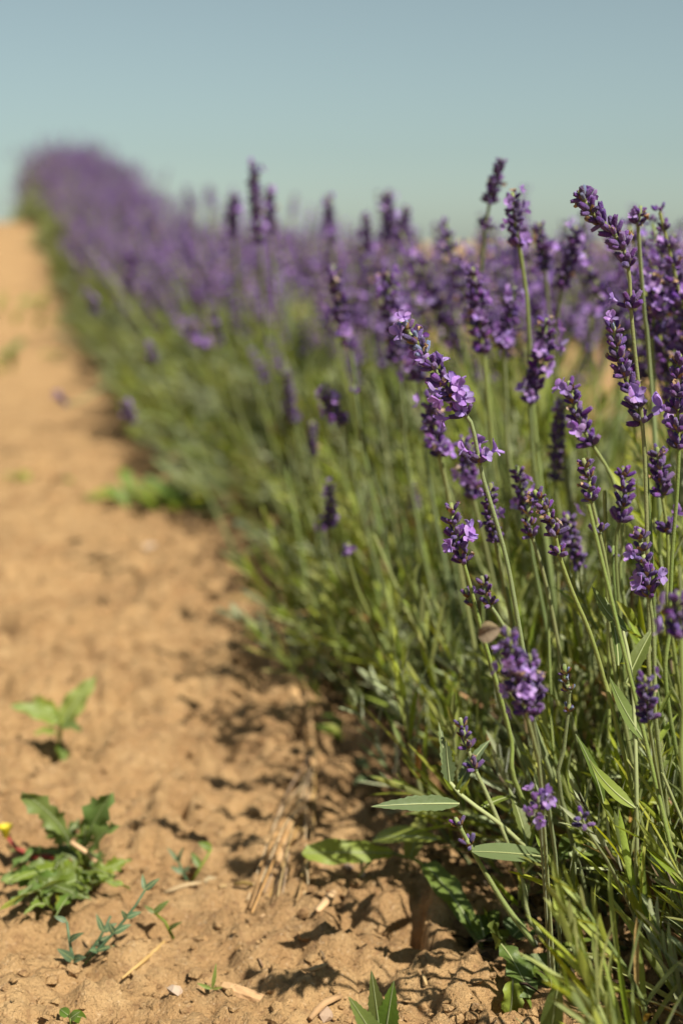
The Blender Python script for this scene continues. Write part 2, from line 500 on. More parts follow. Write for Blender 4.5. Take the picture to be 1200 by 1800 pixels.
# ================================================================ THE SETTING
def axis(vals):
    """list of (upto, step) -> coordinates"""
    out = [vals[0]]
    for upto, step, grow in vals[1]:
        while out[-1] < upto:
            out.append(out[-1] + step); step *= grow
    return out
ys = np.array(axis((0.35, [(1.5, .0038, 1.0), (5.0, .0042, 1.012), (60, .05, 1.06), (3000, 3.5, 1.25)])))
ys = np.concatenate([np.array([-40, -12, -4, -1.5, -.6, -.1, .1, .22, .3]), ys])
xr = np.array(axis((0.0, [(0.32, .0040, 1.0), (1.2, .0045, 1.03), (8, .03, 1.08), (2500, 1.0, 1.3)])))
xs = np.concatenate([-xr[:0:-1], xr]) - 0.06
Xg, Yg = np.meshgrid(xs, ys)
fade = 1 / (1 + np.maximum(0, Yg - 1.1) * .8)
far = sst(14, 7, Yg) * sst(9, 5, np.abs(Xg)) * sst(-1.0, .2, Yg)
Zg = terrain(Xg, Yg) + soil_height(Xg, Yg) * fade * far
# the row stands on a low ridge of loose soil
Vg = np.stack([Xg, Yg, Zg], -1).reshape(-1, 3).astype(np.float32)
nx, ny = len(xs), len(ys)
ii = (np.arange(ny - 1)[:, None] * nx + np.arange(nx - 1)[None]).ravel()
Fg = np.stack([ii, ii + 1, ii + nx + 1, ii + nx], 1).astype(np.int32)
gm = bpy.data.meshes.new('ground')
gm.vertices.add(len(Vg)); gm.vertices.foreach_set('co', Vg.ravel())
gm.loops.add(Fg.size); gm.loops.foreach_set('vertex_index', Fg.ravel())
gm.polygons.add(len(Fg)); gm.polygons.foreach_set('loop_start', np.arange(len(Fg), dtype=np.int32) * 4)
gm.polygons.foreach_set('use_smooth', np.full(len(Fg), True))
gm.materials.append(M['soil']); gm.update(calc_edges=True)
g = obj('ground', gm, kind='structure')
g['label'] = 'dry sandy brown soil of the path beside the lavender row'

# loose crumbs of soil
def rock_geo(r_, s, flat=.7):
    v = []
    t = (1 + 5 ** .5) / 2
    for a in ((-1, t, 0), (1, t, 0), (-1, -t, 0), (1, -t, 0), (0, -1, t), (0, 1, t), (0, -1, -t), (0, 1, -t), (t, 0, -1), (t, 0, 1), (-t, 0, -1), (-t, 0, 1)):
        p = Vector(a).normalized() * s * r_.uniform(.55, 1.35); v.append((p.x, p.y, p.z * flat))
    f = [(0, 11, 5), (0, 5, 1), (0, 1, 7), (0, 7, 10), (0, 10, 11), (1, 5, 9), (5, 11, 4), (11, 10, 2), (10, 7, 6), (7, 1, 8),
         (3, 9, 4), (3, 4, 2), (3, 2, 6), (3, 6, 8), (3, 8, 9), (4, 9, 5), (2, 4, 11), (6, 2, 10), (8, 6, 7), (9, 8, 1)]
    return v, f
def gz_many(pts):
    xa = np.array([p[0] for p in pts]); ya = np.array([p[1] for p in pts])
    return terrain(xa, ya) + soil_height(xa, ya) / (1 + np.maximum(0, ya - 1.1) * .8)
mb = MB(); cr = random.Random(5)
cp = []
for i in range(9500):
    y = .55 + 2.2 * cr.random() ** 1.8; x = cr.uniform(-.30 * y - .05, edge_x(y) + .10)
    cp.append((x, y))
cz = gz_many(cp)
for (x, y), z in zip(cp, cz):
    s = .0008 + .0040 * cr.random() ** 5
    v, f = rock_geo(cr, s); mb.add(xf(v, Matrix.Translation((x, y, z + s * .25)) @ Matrix.Rotation(cr.uniform(0, 6), 4, 'Z')), f)
cro = obj('soil_crumbs', mb.mesh('soil_crumbs', ['soil'], False)); tag(cro, 'loose crumbs of dry brown soil scattered over the path', 'soil crumbs', kind='stuff')

# dead leaf strips, added and coloured dark to deepen the shade under the row
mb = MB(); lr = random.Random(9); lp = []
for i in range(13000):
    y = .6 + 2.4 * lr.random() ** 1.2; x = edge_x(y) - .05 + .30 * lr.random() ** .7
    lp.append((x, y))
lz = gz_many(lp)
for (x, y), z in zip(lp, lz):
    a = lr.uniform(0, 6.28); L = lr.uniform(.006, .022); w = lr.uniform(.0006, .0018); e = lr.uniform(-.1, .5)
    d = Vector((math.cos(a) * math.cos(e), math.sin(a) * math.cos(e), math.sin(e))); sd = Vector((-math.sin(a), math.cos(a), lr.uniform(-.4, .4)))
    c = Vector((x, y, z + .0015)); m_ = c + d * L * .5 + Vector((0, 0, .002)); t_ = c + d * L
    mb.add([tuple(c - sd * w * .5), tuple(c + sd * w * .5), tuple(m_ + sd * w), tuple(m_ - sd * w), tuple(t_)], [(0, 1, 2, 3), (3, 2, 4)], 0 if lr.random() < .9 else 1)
tag(obj('shade_litter', mb.mesh('shade_litter', ['litter', 'dry'])), 'dark brown dead leaf scraps added to deepen the shade under the row', 'leaf litter', kind='stuff')

# ================================================================ LAVENDER BUSHES
def leaf_strip(mb, base, d, up, L, W, droop, mi, seg=4):
    """narrow folded lavender leaf"""
    side = d.cross(up)
    if side.length < 1e-4: side = d.cross(Vector((1, 0, 0)))
    side.normalize(); u = side.cross(d).normalized()
    v, f = [], []
    for i in range(seg + 1):
        t = i / seg
        w = W * (.45 + 1.5 * t * (1 - t) + .2 * (1 - t)) * (1 if i < seg else .12)
        c = base + d * (L * t) + u * (L * droop * t * t)
        v += [tuple(c - side * w * .5 + u * w * .28), tuple(c), tuple(c + side * w * .5 + u * w * .28)]
    for i in range(seg):
        a = i * 3
        f += [(a, a + 1, a + 4, a + 3), (a + 1, a + 2, a + 5, a + 4)]
    mb.add(v, f, mi)

def shoot_geo(mb, r_, base, tip, leafL, leafW, nn, seg, mi_leaf, mi_dry=None, woody=0, from_t=.25, stem_r=.0011):
    """a leafy shoot from base to tip"""
    mid = base.lerp(tip, .5) + Vector((r_.uniform(-.012, .012), r_.uniform(-.012, .012), -.01))
    pts = spline([base, mid, tip], .02 if seg > 2 else .04)
    tube(mb, pts, [stem_r * (1.3 - .7 * i / (len(pts) - 1)) for i in range(len(pts))], 5 if seg > 2 else 3, woody, False)
    total = sum((pts[i + 1] - pts[i]).length for i in range(len(pts) - 1))
    rp = pts[::-1]
    ph = r_.uniform(0, 3)
    for k in range(nn):
        t = k / nn
        p, tg = arc_at(rp, total * (1 - from_t) * t)
        a, b, _ = frame_from(tg, Vector((.2, .1, 1)))
        for s in (0, 1):
            ang = ph + k * 1.57 + s * math.pi + r_.uniform(-.3, .3)
            o = a * math.cos(ang) + b * math.sin(ang)
            sp = r_.uniform(.35, .8) * (.55 + .6 * t)
            d = (tg * math.cos(sp) + o * math.sin(sp)).normalized()
            L = leafL * r_.uniform(.65, 1.15) * (.5 + .9 * min(1, t * 2.2 + .15)) * (1 if t < .75 else .8)
            mi = mi_leaf
            if mi_dry is not None and t > .5 and r_.random() < .22: mi = mi_dry
            leaf_strip(mb, p, d, o * -1 + tg * .5, L, leafW * r_.uniform(.8, 1.2), r_.uniform(-.16, .10), mi, seg)

def dome_dir(r_, flatbias=1.0):
    a = r_.uniform(0, 2 * math.pi); e = math.asin(min(1, r_.random() ** flatbias))
    return a, e

def foliage_mesh(seed, n, nn, seg, leafW, silver=.5):
    mb = MB(); r_ = random.Random(seed)
    for i in range(n):
        a, e = dome_dir(r_, .9)
        rad = .255 * r_.uniform(.66, 1.06); hh = .22 * r_.uniform(.66, 1.08)
        tip = Vector((math.cos(a) * math.cos(e) * rad, math.sin(a) * math.cos(e) * rad, max(.065, math.sin(e) * hh + .035)))
        base = Vector((tip.x * .5, tip.y * .5, tip.z * .35 + .004))
        sil = r_.random() < silver
        shoot_geo(mb, r_, base, tip, .034 * r_.uniform(.8, 1.2), leafW, nn, seg, 2 if sil else 1, 3, 0, .15)
    return mb.mesh('foliage', ['wood', 'leaf', 'silver', 'dry'])

FOL = [foliage_mesh(40 + i, 340, 9, 2, .0042) for i in range(4)]

def stalk_curve(r_, h, lean, az):
    """points from the foot of a stalk to its tip, leaning outwards"""
    o = Vector((math.cos(az), math.sin(az), 0))
    b = o * (.02 + .05 * lean)
    tip = b + o * (h * math.sin(lean) * 1.0) + Vector((0, 0, h * math.cos(lean)))
    m1 = b.lerp(tip, .5) + Vector((0, 0, .012)) * lean + Vector((r_.uniform(-.006, .006), r_.uniform(-.006, .006), 0))
    return [b, m1, tip]

def mass_mesh(seed, n, H=.355, tall=.14, spread=33):
    """all the flower stalks of one far bush, past counting"""
    mb = MB(); r_ = random.Random(seed)
    for i in range(n):
        az = r_.uniform(0, 6.283); lean = R(2 + spread * r_.random() ** .9)
        h = H * r_.uniform(.74, 1.08) * (1.2 if r_.random() < tall else 1)
        pts = spline(stalk_curve(r_, h, lean, az), .07)
        tube(mb, pts, .0013, 3, 3, False)
        top = pts[-1]; tg = (pts[-1] - pts[-2]).normalized()
        q = tg.to_track_quat('Z', 'Y').to_matrix().to_4x4()
        L = r_.uniform(.03, .05); nw = 5
        for w in range(nw):
            z = -L * (1 - w / (nw - 1)); n_c = 6 - w // 2
            for k in range(n_c):
                a = 6.283 * k / n_c + w; s = 1.45 - .1 * w
                m_ = Matrix.Translation(top) @ q @ Matrix.Translation((0, 0, z)) @ Matrix.Rotation(a, 4, 'Z') @ Matrix.Rotation(R(48), 4, 'Y') @ Matrix.Scale(s, 4)
                v = [(.0022, 0, .002), (-.0022, 0, .002), (0, .0022, .004), (0, -.0015, .004), (0, 0, .0085), (0, 0, 0)]
                f = [(5, 0, 2), (5, 2, 1), (5, 1, 3), (5, 3, 0), (4, 2, 0), (4, 1, 2), (4, 3, 1), (4, 0, 3)]
                mb.add(xf(v, m_), f, 1 if r_.random() < .36 else (2 if r_.random() < .03 else 0))
    return mb.mesh('flower_stalks', ['calyx', 'corolla', 'withered', 'stem_far'])
MASS = [mass_mesh(60 + i, 160) for i in range(3)]

MIDM = [mass_mesh(80 + i, 62, .345, .04, 24) for i in range(2)]
def bush(x, y, i, label, group, mass=True, sc=1.0, fol=True, rot=None):
    t = thing('lavender_bush', label, 'lavender bush', (x, y, T(x, y)), group)
    t.rotation_euler.z = rnd.uniform(0, 6.28) if rot is None else rot
    t.scale = (sc * rnd.uniform(.92, 1.12), sc * rnd.uniform(.92, 1.12), sc * rnd.uniform(.86, 1.08))
    if fol: obj('foliage', FOL[i % 4], t, kind='stuff')
    if mass:
        o = obj('flower_stalks', MASS[i % 3], t, kind='stuff')
    return t

ROWS = []
SP = .36
HALF = .225
# the main row
NEAR = []      # bushes whose stalks are built one by one
row1 = []
y = .50; k = 0
while y < 11.5:
    cx = edge_x(y) + HALF + rnd.uniform(-.02, .02)
    row1.append((cx, y)); y += (.30 if y < 1.0 else SP) + rnd.uniform(-.03, .03) + (.02 if y > 5 else 0)
row1_things = []
for k, (cx, y) in enumerate(row1):
    near = y < 2.35
    if k == 0: lab, gr = 'nearest lavender bush in the lower right corner, full of sharp leaves and stems', None
    elif near: lab, gr = ['second lavender bush of the row, right behind the nearest one with its sharp stems',
        'third lavender bush, softly blurred above the darkest strip of shaded soil',
        'fourth lavender bush, blurred, behind the lone purple spike in the green slope',
        'fifth lavender bush, blurred, just beyond the dark weed clump at the foot of the row',
        'sixth lavender bush, under the high pair of spikes on the skyline',
        'seventh lavender bush, blurred green flank just before the row begins to climb', 'eighth lavender bush at the start of the climb'][k - 1], 'bushes in the middle of the main row'
    elif y < 7: lab, gr = 'strongly blurred lavender bush further up the rising row', 'bushes further up the main row'
    else: lab, gr = 'far lavender bush in the purple mound on the crest against the sky', 'bushes on the crest'
    t = bush(cx, y, k, lab, gr, mass=not near, sc=1.0 if y < 6 else 1.03, fol=k > 2)
    row1_things.append(t)
    if near and y > 1.2: obj('flower_stalks', MIDM[k % 2], t, kind='stuff')
# the neighbouring rows right and left
for off, y0, y1, lab, gr in ((1.78, 2.6, 16, 'blurred lavender bush of the next row seen behind the stalks at right', 'bushes of the next row'),
                             (3.55, 4.5, 22, 'lavender bush of a distant row forming the purple haze on the skyline', 'bushes of the distant rows'),
                             (5.3, 7, 26, 'lavender bush of a distant row forming the purple haze on the skyline', 'bushes of the distant rows'),
                             ):
    y = y0; k = 0
    while y < y1:
        cx = edge_x(y) + HALF + off + rnd.uniform(-.04, .04)
        if -0.2 < (cx / y) < .42:
            bush(cx, y, k + 1, lab, gr, True, .89 if off > 2 else .80)
        y += .42 * (1 if y < 9 else 1.3); k += 1

STV = []; STB = []
for i in range(8):
    r_ = random.Random(700 + i); mb = MB()
    pts = spline([Vector((0, 0, 0)), Vector((r_.uniform(-.008, .008), r_.uniform(-.008, .008), .16)), Vector((r_.uniform(-.01, .01), r_.uniform(-.01, .01), .33))], .04)
    tube(mb, pts, [.0014 - .0005 * q / len(pts) for q in range(len(pts))], 5, 0, False)
    STB.append(mb.mesh('bare_stem', ['stem']))
    STV.append((mb.mesh('stem', ['stem_far']), pts[-1], (pts[-1] - pts[-2]).normalized()))
# individual leafy shoots on the nearest bushes
SHOOT = []
for i in range(12):
    r_ = random.Random(300 + i); mb = MB()
    Ls = r_.uniform(.09, .13)
    sil = i in (1, 3, 6, 8, 10)
    shoot_geo(mb, r_, Vector((0, 0, 0)), Vector((r_.uniform(-.02, .02), r_.uniform(-.02, .02), Ls)), .029 * (1 if not sil else .8), .0031, 11 if not sil else 9, 5, 2 if sil else 1, 3, 4 if r_.random() < .7 else 0, .08, .0012)
    SHOOT.append(mb.mesh('leafy_shoot', ['wood', 'leaf', 'silver', 'dry', 'stem']))
for k, nsh in ((0, 300), (1, 300), (2, 290)):
    t = row1_things[k]; t.rotation_euler.z = 0; t.scale = (1, 1, 1)
    r_ = random.Random(400 + k)
    for i in range(nsh):
        a, e = dome_dir(r_, .9)
        if math.cos(a) > .35 and r_.random() < .75: a = math.pi - a
        rad = (.30, .30, .295)[k] * r_.uniform(.66, 1.05); hh = (.20, .21, .215)[k] * r_.uniform(.6, 1.08)
        tip = Vector((math.cos(a) * math.cos(e) * rad, math.sin(a) * math.cos(e) * rad * .85, max((.03, .075, .075)[k], math.sin(e) * hh + (.012, .03, .03)[k])))
        d = (tip - Vector((tip.x * .35, tip.y * .35, -.03))).normalized()
        d = (d + Vector((r_.uniform(-.45, .45), r_.uniform(-.45, .45), r_.uniform(.2, 1.5)))).normalized()
        o = obj('leafy_shoot', r_.choice(SHOOT), t)
        q = d.to_track_quat('Z', 'Y') @ Quaternion((0, 0, 1), r_.uniform(0, 6.28))
        o.rotation_mode = 'QUATERNION'; o.rotation_quaternion = q
        s = r_.uniform(.75, 1.1)
        o.scale = (s, s, s)
        o.location = tip - d * .10 * s
        if (o.location.z < .003): o.location.z = .003
    for i in range((110, 90, 60)[k]):
        a = r_.uniform(1.2, 5.1) if r_.random() < .75 else r_.uniform(0, 6.28)
        q_ = r_.uniform(.05, .24); le = R(r_.uniform(2, 20))
        o = obj('bare_stem', r_.choice(STB), t, (math.cos(a) * q_, math.sin(a) * q_, 0))
        d = Vector((math.cos(a) * math.sin(le), math.sin(a) * math.sin(le), math.cos(le)))
        o.rotation_mode = 'QUATERNION'; o.rotation_quaternion = d.to_track_quat('Z', 'Y') @ Quaternion((0, 0, 1), r_.uniform(0, 6.28))
        w_ = r_.uniform(.6, 1.0); o.scale = (w_, w_, r_.uniform(.35, .78))
    # woody crown branches
    mb = MB()
    for i in range(26):
        a = r_.uniform(0, 6.28); e = r_.uniform(.1, 1.2); L = r_.uniform(.09, .16)
        p0 = Vector((r_.uniform(-.02, .02), r_.uniform(-.02, .02), -.005))
        p2 = Vector((math.cos(a) * math.cos(e) * L, math.sin(a) * math.cos(e) * L, math.sin(e) * L))
        pts = spline([p0, p0.lerp(p2, .5) + Vector((0, 0, .012)), p2], .02)
        tube(mb, pts, [.004 * (1 - .6 * j / len(pts)) for j in range(len(pts))], 6, 0, True)
    obj('branches', mb.mesh('branches', ['wood']), t, kind='stuff')

# ================================================================ STALKS BUILT ONE BY ONE
hero_specs = []
def stalk(label, spike, stem, Y, Yb=None, low=(), openn=.1, base=(.05, .03), hero=False, n_scale=1.0, size=1.0, seed=0, tipblue=0, group='flower stalks of the main row', wither=None, r0=.00115):
    """spike: pixel points tip->bottom; stem: pixel points going on down; low: pixel points of separate lower whorls"""
    r_ = random.Random(seed + 1000)
    Yb = Y if Yb is None else Yb
    allp = list(spike) + list(stem)
    n = len(allp)
    d = [0.0]
    for i in range(1, n): d.append(d[-1] + math.dist(allp[i], allp[i - 1]))
    pts = [P(x, y, Y + (Yb - Y) * d[i] / d[-1]) for i, (x, y) in enumerate(allp)]
    last = pts[-1]
    bx, by = last.x + base[0], last.y + base[1]
    foot = Vector((bx, by, T(bx, by) - .004))
    if last.z > .03: pts.append(foot)
    sp_n = len(spike)
    curve = spline(pts, .006 if hero else .02)
    # split index where the spike ends
    sl = 0.0; tgt = pts[sp_n - 1]
    j = min(range(len(curve)), key=lambda q: (curve[q] - tgt).length)
    for q in range(j): sl += (curve[q + 1] - curve[q]).length
    root = thing('lavender_stalk', label, 'lavender stalk', foot, group)
    loc = [c - foot for c in curve]
    mb = MB()
    m_pts = loc[::-1]
    N = len(m_pts)
    tube(mb, m_pts, [r0 * (1.25 - .55 * q / N) for q in range(N)], 8 if hero else 5, 0, True, .10 if hero else 0)
    obj('stem', mb.mesh('stem', ['stem']), root)
    # whorl positions by arc length
    pos = []
    s = .0045
    gap = .0063
    while s <= sl + .001:
        pos.append((s, min(1.0, .30 + s / .030))); s += gap * size * r_.uniform(.9, 1.15); gap = min(.0096, gap * 1.06)
    for lp in low:
        best = min(range(len(curve)), key=lambda q: (curve[q] - P(lp[0], lp[1], curve[q].y)).length)
        sa = sum((curve[q + 1] - curve[q]).length for q in range(best))
        pos.append((sa, .85))
    for wi, (s, sz) in enumerate(pos):
        p, tg = arc_at(loc, s)
        # the whorl sits on the stem; local Z up the stem
        q = tg.to_track_quat('Z', 'Y') @ Quaternion((0, 0, 1), r_.uniform(0, 6.28))
        m0 = Matrix.Translation(p) @ q.to_matrix().to_4x4()
        nC = int(round((4 + 5 * sz) * n_scale * r_.uniform(.85, 1.15)))
        lay = whorl_layout(r_, nC, size * (.54 + .36 * sz), openn, True)
        if hero:
            w = obj('flower_whorl', r_.choice(BRA), root)
            w.matrix_local = m0
            for m_, kd in lay:
                if kd == 'calyx':
                    me = r_.choice(CAL) if not (wi < tipblue and r_.random() < .6) else r_.choice(CALTIP)
                elif kd == 'corolla': me = r_.choice(COR)
                else: me = r_.choice(WIT)
                c = obj({'calyx': 'calyx', 'corolla': 'corolla', 'withered': 'withered_floret'}[kd], me, w)
                c.matrix_local = m_
        else:
            mb = MB()
            for m_, kd in lay:
                if kd == 'calyx': v, f = calyx_geo(.0068, .0018, 5, 6, r_); mb.add(xf(v, m_), f, 0)
                elif kd == 'corolla':
                    for v, f in corolla_geo(r_, 1.1, 3, 1)[1:]: mb.add(xf(v, m_), f, 1)
                else:
                    for v, f in withered_geo(r_, 1.0): mb.add(xf(v, m_), f, 2)
            w = obj('flower_whorl', mb.mesh('flower_whorl', ['calyx', 'corolla', 'withered']), root)
            w.matrix_local = m0
    return root

H = dict(hero=True)
stalk('sharp lavender stalk leaning left, lilac florets open, one separate whorl below its spike', [(704, 566), (733, 604), (765, 650), (800, 706), (827, 742)], [(838, 790), (848, 838), (868, 905), (890, 985), (907, 1075), (925, 1180), (942, 1290)], .62, .64, [(845, 822)], .45, (.05, .05), n_scale=1.1, size=1.0, seed=1, tipblue=3, **H)
stalk('tallest sharp lavender stalk, its bent spike against the sky with straw coloured bits', [(1016, 334), (1040, 375), (1075, 405), (1096, 440), (1106, 492)], [(1108, 540), (1113, 600), (1124, 700), (1132, 800), (1136, 930), (1140, 1080), (1148, 1250)], .62, .64, [(1108, 538)], .08, (.04, .05), n_scale=1.15, size=1.02, seed=2, tipblue=1, wither=.3, **H)
stalk('sharp dark budded lavender spike just left of the tallest green stem', [(1076, 566), (1082, 610), (1098, 660), (1115, 705), (1127, 745)], [(1133, 800), (1142, 930), (1150, 1100), (1160, 1250)], .625, .65, [], .10, (.05, .05), size=1.0, seed=3, tipblue=1, **H)
stalk('lavender spike standing upright at the right edge level with the leaning sharp one', [(1194, 622), (1190, 680), (1190, 740), (1192, 795)], [(1188, 880), (1180, 980), (1176, 1100), (1175, 1250)], .62, .64, [], .05, (.04, .04), seed=4, **H)
stalk('lavender spike between the two sharpest stalks tapering up left from a slanting stem', [(998, 670), (1008, 710), (1022, 750), (1040, 782)], [(1062, 815), (1085, 870), (1094, 960), (1100, 1080)], .67, .69, [], .08, (.05, .04), seed=5, size=1.0, **H)
stalk('small thin lavender spike with one distant bud pair down its stem', [(1024, 806), (1034, 840), (1038, 876)], [(1052, 935), (1064, 990), (1072, 1050), (1080, 1180)], .63, .65, [(1052, 938)], .0, (.04, .04), n_scale=.7, size=.85, seed=6, **H)
stalk('curved dark lavender bud spike drooping left on a thin hairy stem in mid height', [(938, 862), (956, 890), (970, 918), (976, 944)], [(982, 975), (1005, 1040), (1035, 1110), (1060, 1190), (1092, 1310)], .60, .62, [(980, 968)], .0, (.04, .05), n_scale=.85, size=.85, seed=7, **H)
stalk('slim dark lavender spike tucked close behind the drooping bud spike', [(935, 868), (928, 900), (934, 942)], [(948, 985), (962, 1040), (980, 1130), (1000, 1250)], .655, .67, [], .0, (.04, .04), n_scale=.7, size=.8, seed=8, **H)
stalk('sharp spike left of the long leaning stem with one lilac floret near its foot', [(792, 884), (796, 915), (803, 948), (814, 988)], [(826, 1030), (845, 1105), (872, 1200), (898, 1300), (915, 1400)], .62, .64, [], .14, (.05, .05), n_scale=.85, size=.9, seed=9, **H)
stalk('short bud cluster with a side tuft, below the spike holding one lilac floret', [(846, 1012), (853, 1040), (862, 1066)], [(884, 1100), (915, 1180), (945, 1290)], .64, .66, [], .08, (.05, .04), n_scale=.7, size=.8, seed=10, **H)
stalk('very small pair of buds on a thin stem left of the short bud cluster', [(818, 1034), (828, 1062)], [(842, 1100), (868, 1190), (900, 1300)], .63, .65, [], .25, (.05, .05), n_scale=.45, size=.8, seed=11, **H)
stalk('dark spike with a pale lilac floret on top before crowded stems at right', [(1122, 930), (1127, 965), (1134, 1000), (1140, 1048)], [(1146, 1090), (1150, 1180), (1155, 1300)], .60, .61, [(1143, 1060)], .16, (.03, .04), n_scale=.8, size=.9, seed=12, **H)
stalk('thick dark bud spike right of the small thin spike', [(1094, 822), (1098, 860), (1092, 900), (1084, 935)], [(1082, 990), (1090, 1100), (1100, 1230)], .655, .67, [], .02, (.04, .04), size=1.0, seed=13, **H)
stalk('purple spike at right with side buds sticking out to the left of its stem', [(1154, 786), (1160, 825), (1163, 875)], [(1172, 935), (1174, 1010), (1180, 1120)], .66, .67, [(1172, 938)], .04, (.04, .04), size=1.0, seed=14, **H)
stalk('small purple spike low over the soil, above the toothed grey green leaf', [(808, 1262), (815, 1290), (825, 1325)], [(834, 1352), (850, 1385), (885, 1465), (918, 1545), (948, 1640)], .62, .62, [(836, 1358)], .0, (.05, .03), n_scale=.55, size=.85, seed=15, **H)
stalk('lowest small pale purple spike, on a stem slanting down right under the long leaf', [(800, 1438), (812, 1462)], [(825, 1486), (850, 1530), (890, 1595), (940, 1660)], .60, .62, [(822, 1480)], .0, (.05, .02), n_scale=.55, size=.85, seed=16, **H)
stalk('tiny dark blue unopened spike standing alone among the green stems', [(991, 1168), (994, 1195), (1000, 1216)], [(998, 1250), (990, 1320), (985, 1400)], .62, .63, [(1001, 1240)], .0, (.03, .03), n_scale=.55, size=.65, seed=17, tipblue=9, **H)
stalk('purple spike peeking between the two long stems low on the right of the drooping buds', [(1078, 960), (1075, 975)], [(1080, 1040), (1095, 1150), (1105, 1290)], .67, .69, [], .0, (.03, .03), n_scale=.5, size=.8, seed=18)

# nearer than the focus
stalk('big blurred purple spike hanging near the lens in front of the sharp stems', [(892, 1105), (900, 1150), (905, 1200), (925, 1255)], [(945, 1330), (955, 1450), (965, 1600), (975, 1760)], .50, .60, [], .35, (.04, .0), n_scale=.9, size=.78, seed=19, r0=.0008)
stalk('second blurred purple spike just right of the big near one', [(930, 1150), (938, 1200), (935, 1262)], [(950, 1340), (975, 1500), (985, 1700)], .515, .60, [], .2, (.04, .0), n_scale=.8, size=.85, seed=20, r0=.0008)
stalk('small blurred purple spike near the lens at right among green stems', [(1132, 1188), (1136, 1225), (1138, 1262)], [(1150, 1340), (1175, 1480), (1190, 1640)], .53, .61, [], .06, (.04, .0), n_scale=.8, size=.8, seed=21, r0=.0008)
stalk('little blurred lilac flower tuft low in front of the toothed leaf stems', [(945, 1402), (948, 1436)], [(952, 1500), (960, 1620), (968, 1760)], .53, .61, [], .6, (.03, .0), n_scale=.6, size=.85, seed=22, r0=.0007)
stalk('little blurred purple tuft right of the lilac one, on a stem slanting right', [(1018, 1428), (1030, 1458)], [(1065, 1510), (1110, 1600), (1160, 1720)], .54, .61, [], .1, (.04, .0), n_scale=.55, size=.8, seed=23, r0=.0007)
stalk('blurred purple spike near the lens cut by the right edge of the picture', [(1190, 1040), (1192, 1080), (1196, 1130)], [(1200, 1250), (1205, 1450)], .50, .50, [], .3, (.03, .0), size=.9, seed=24)

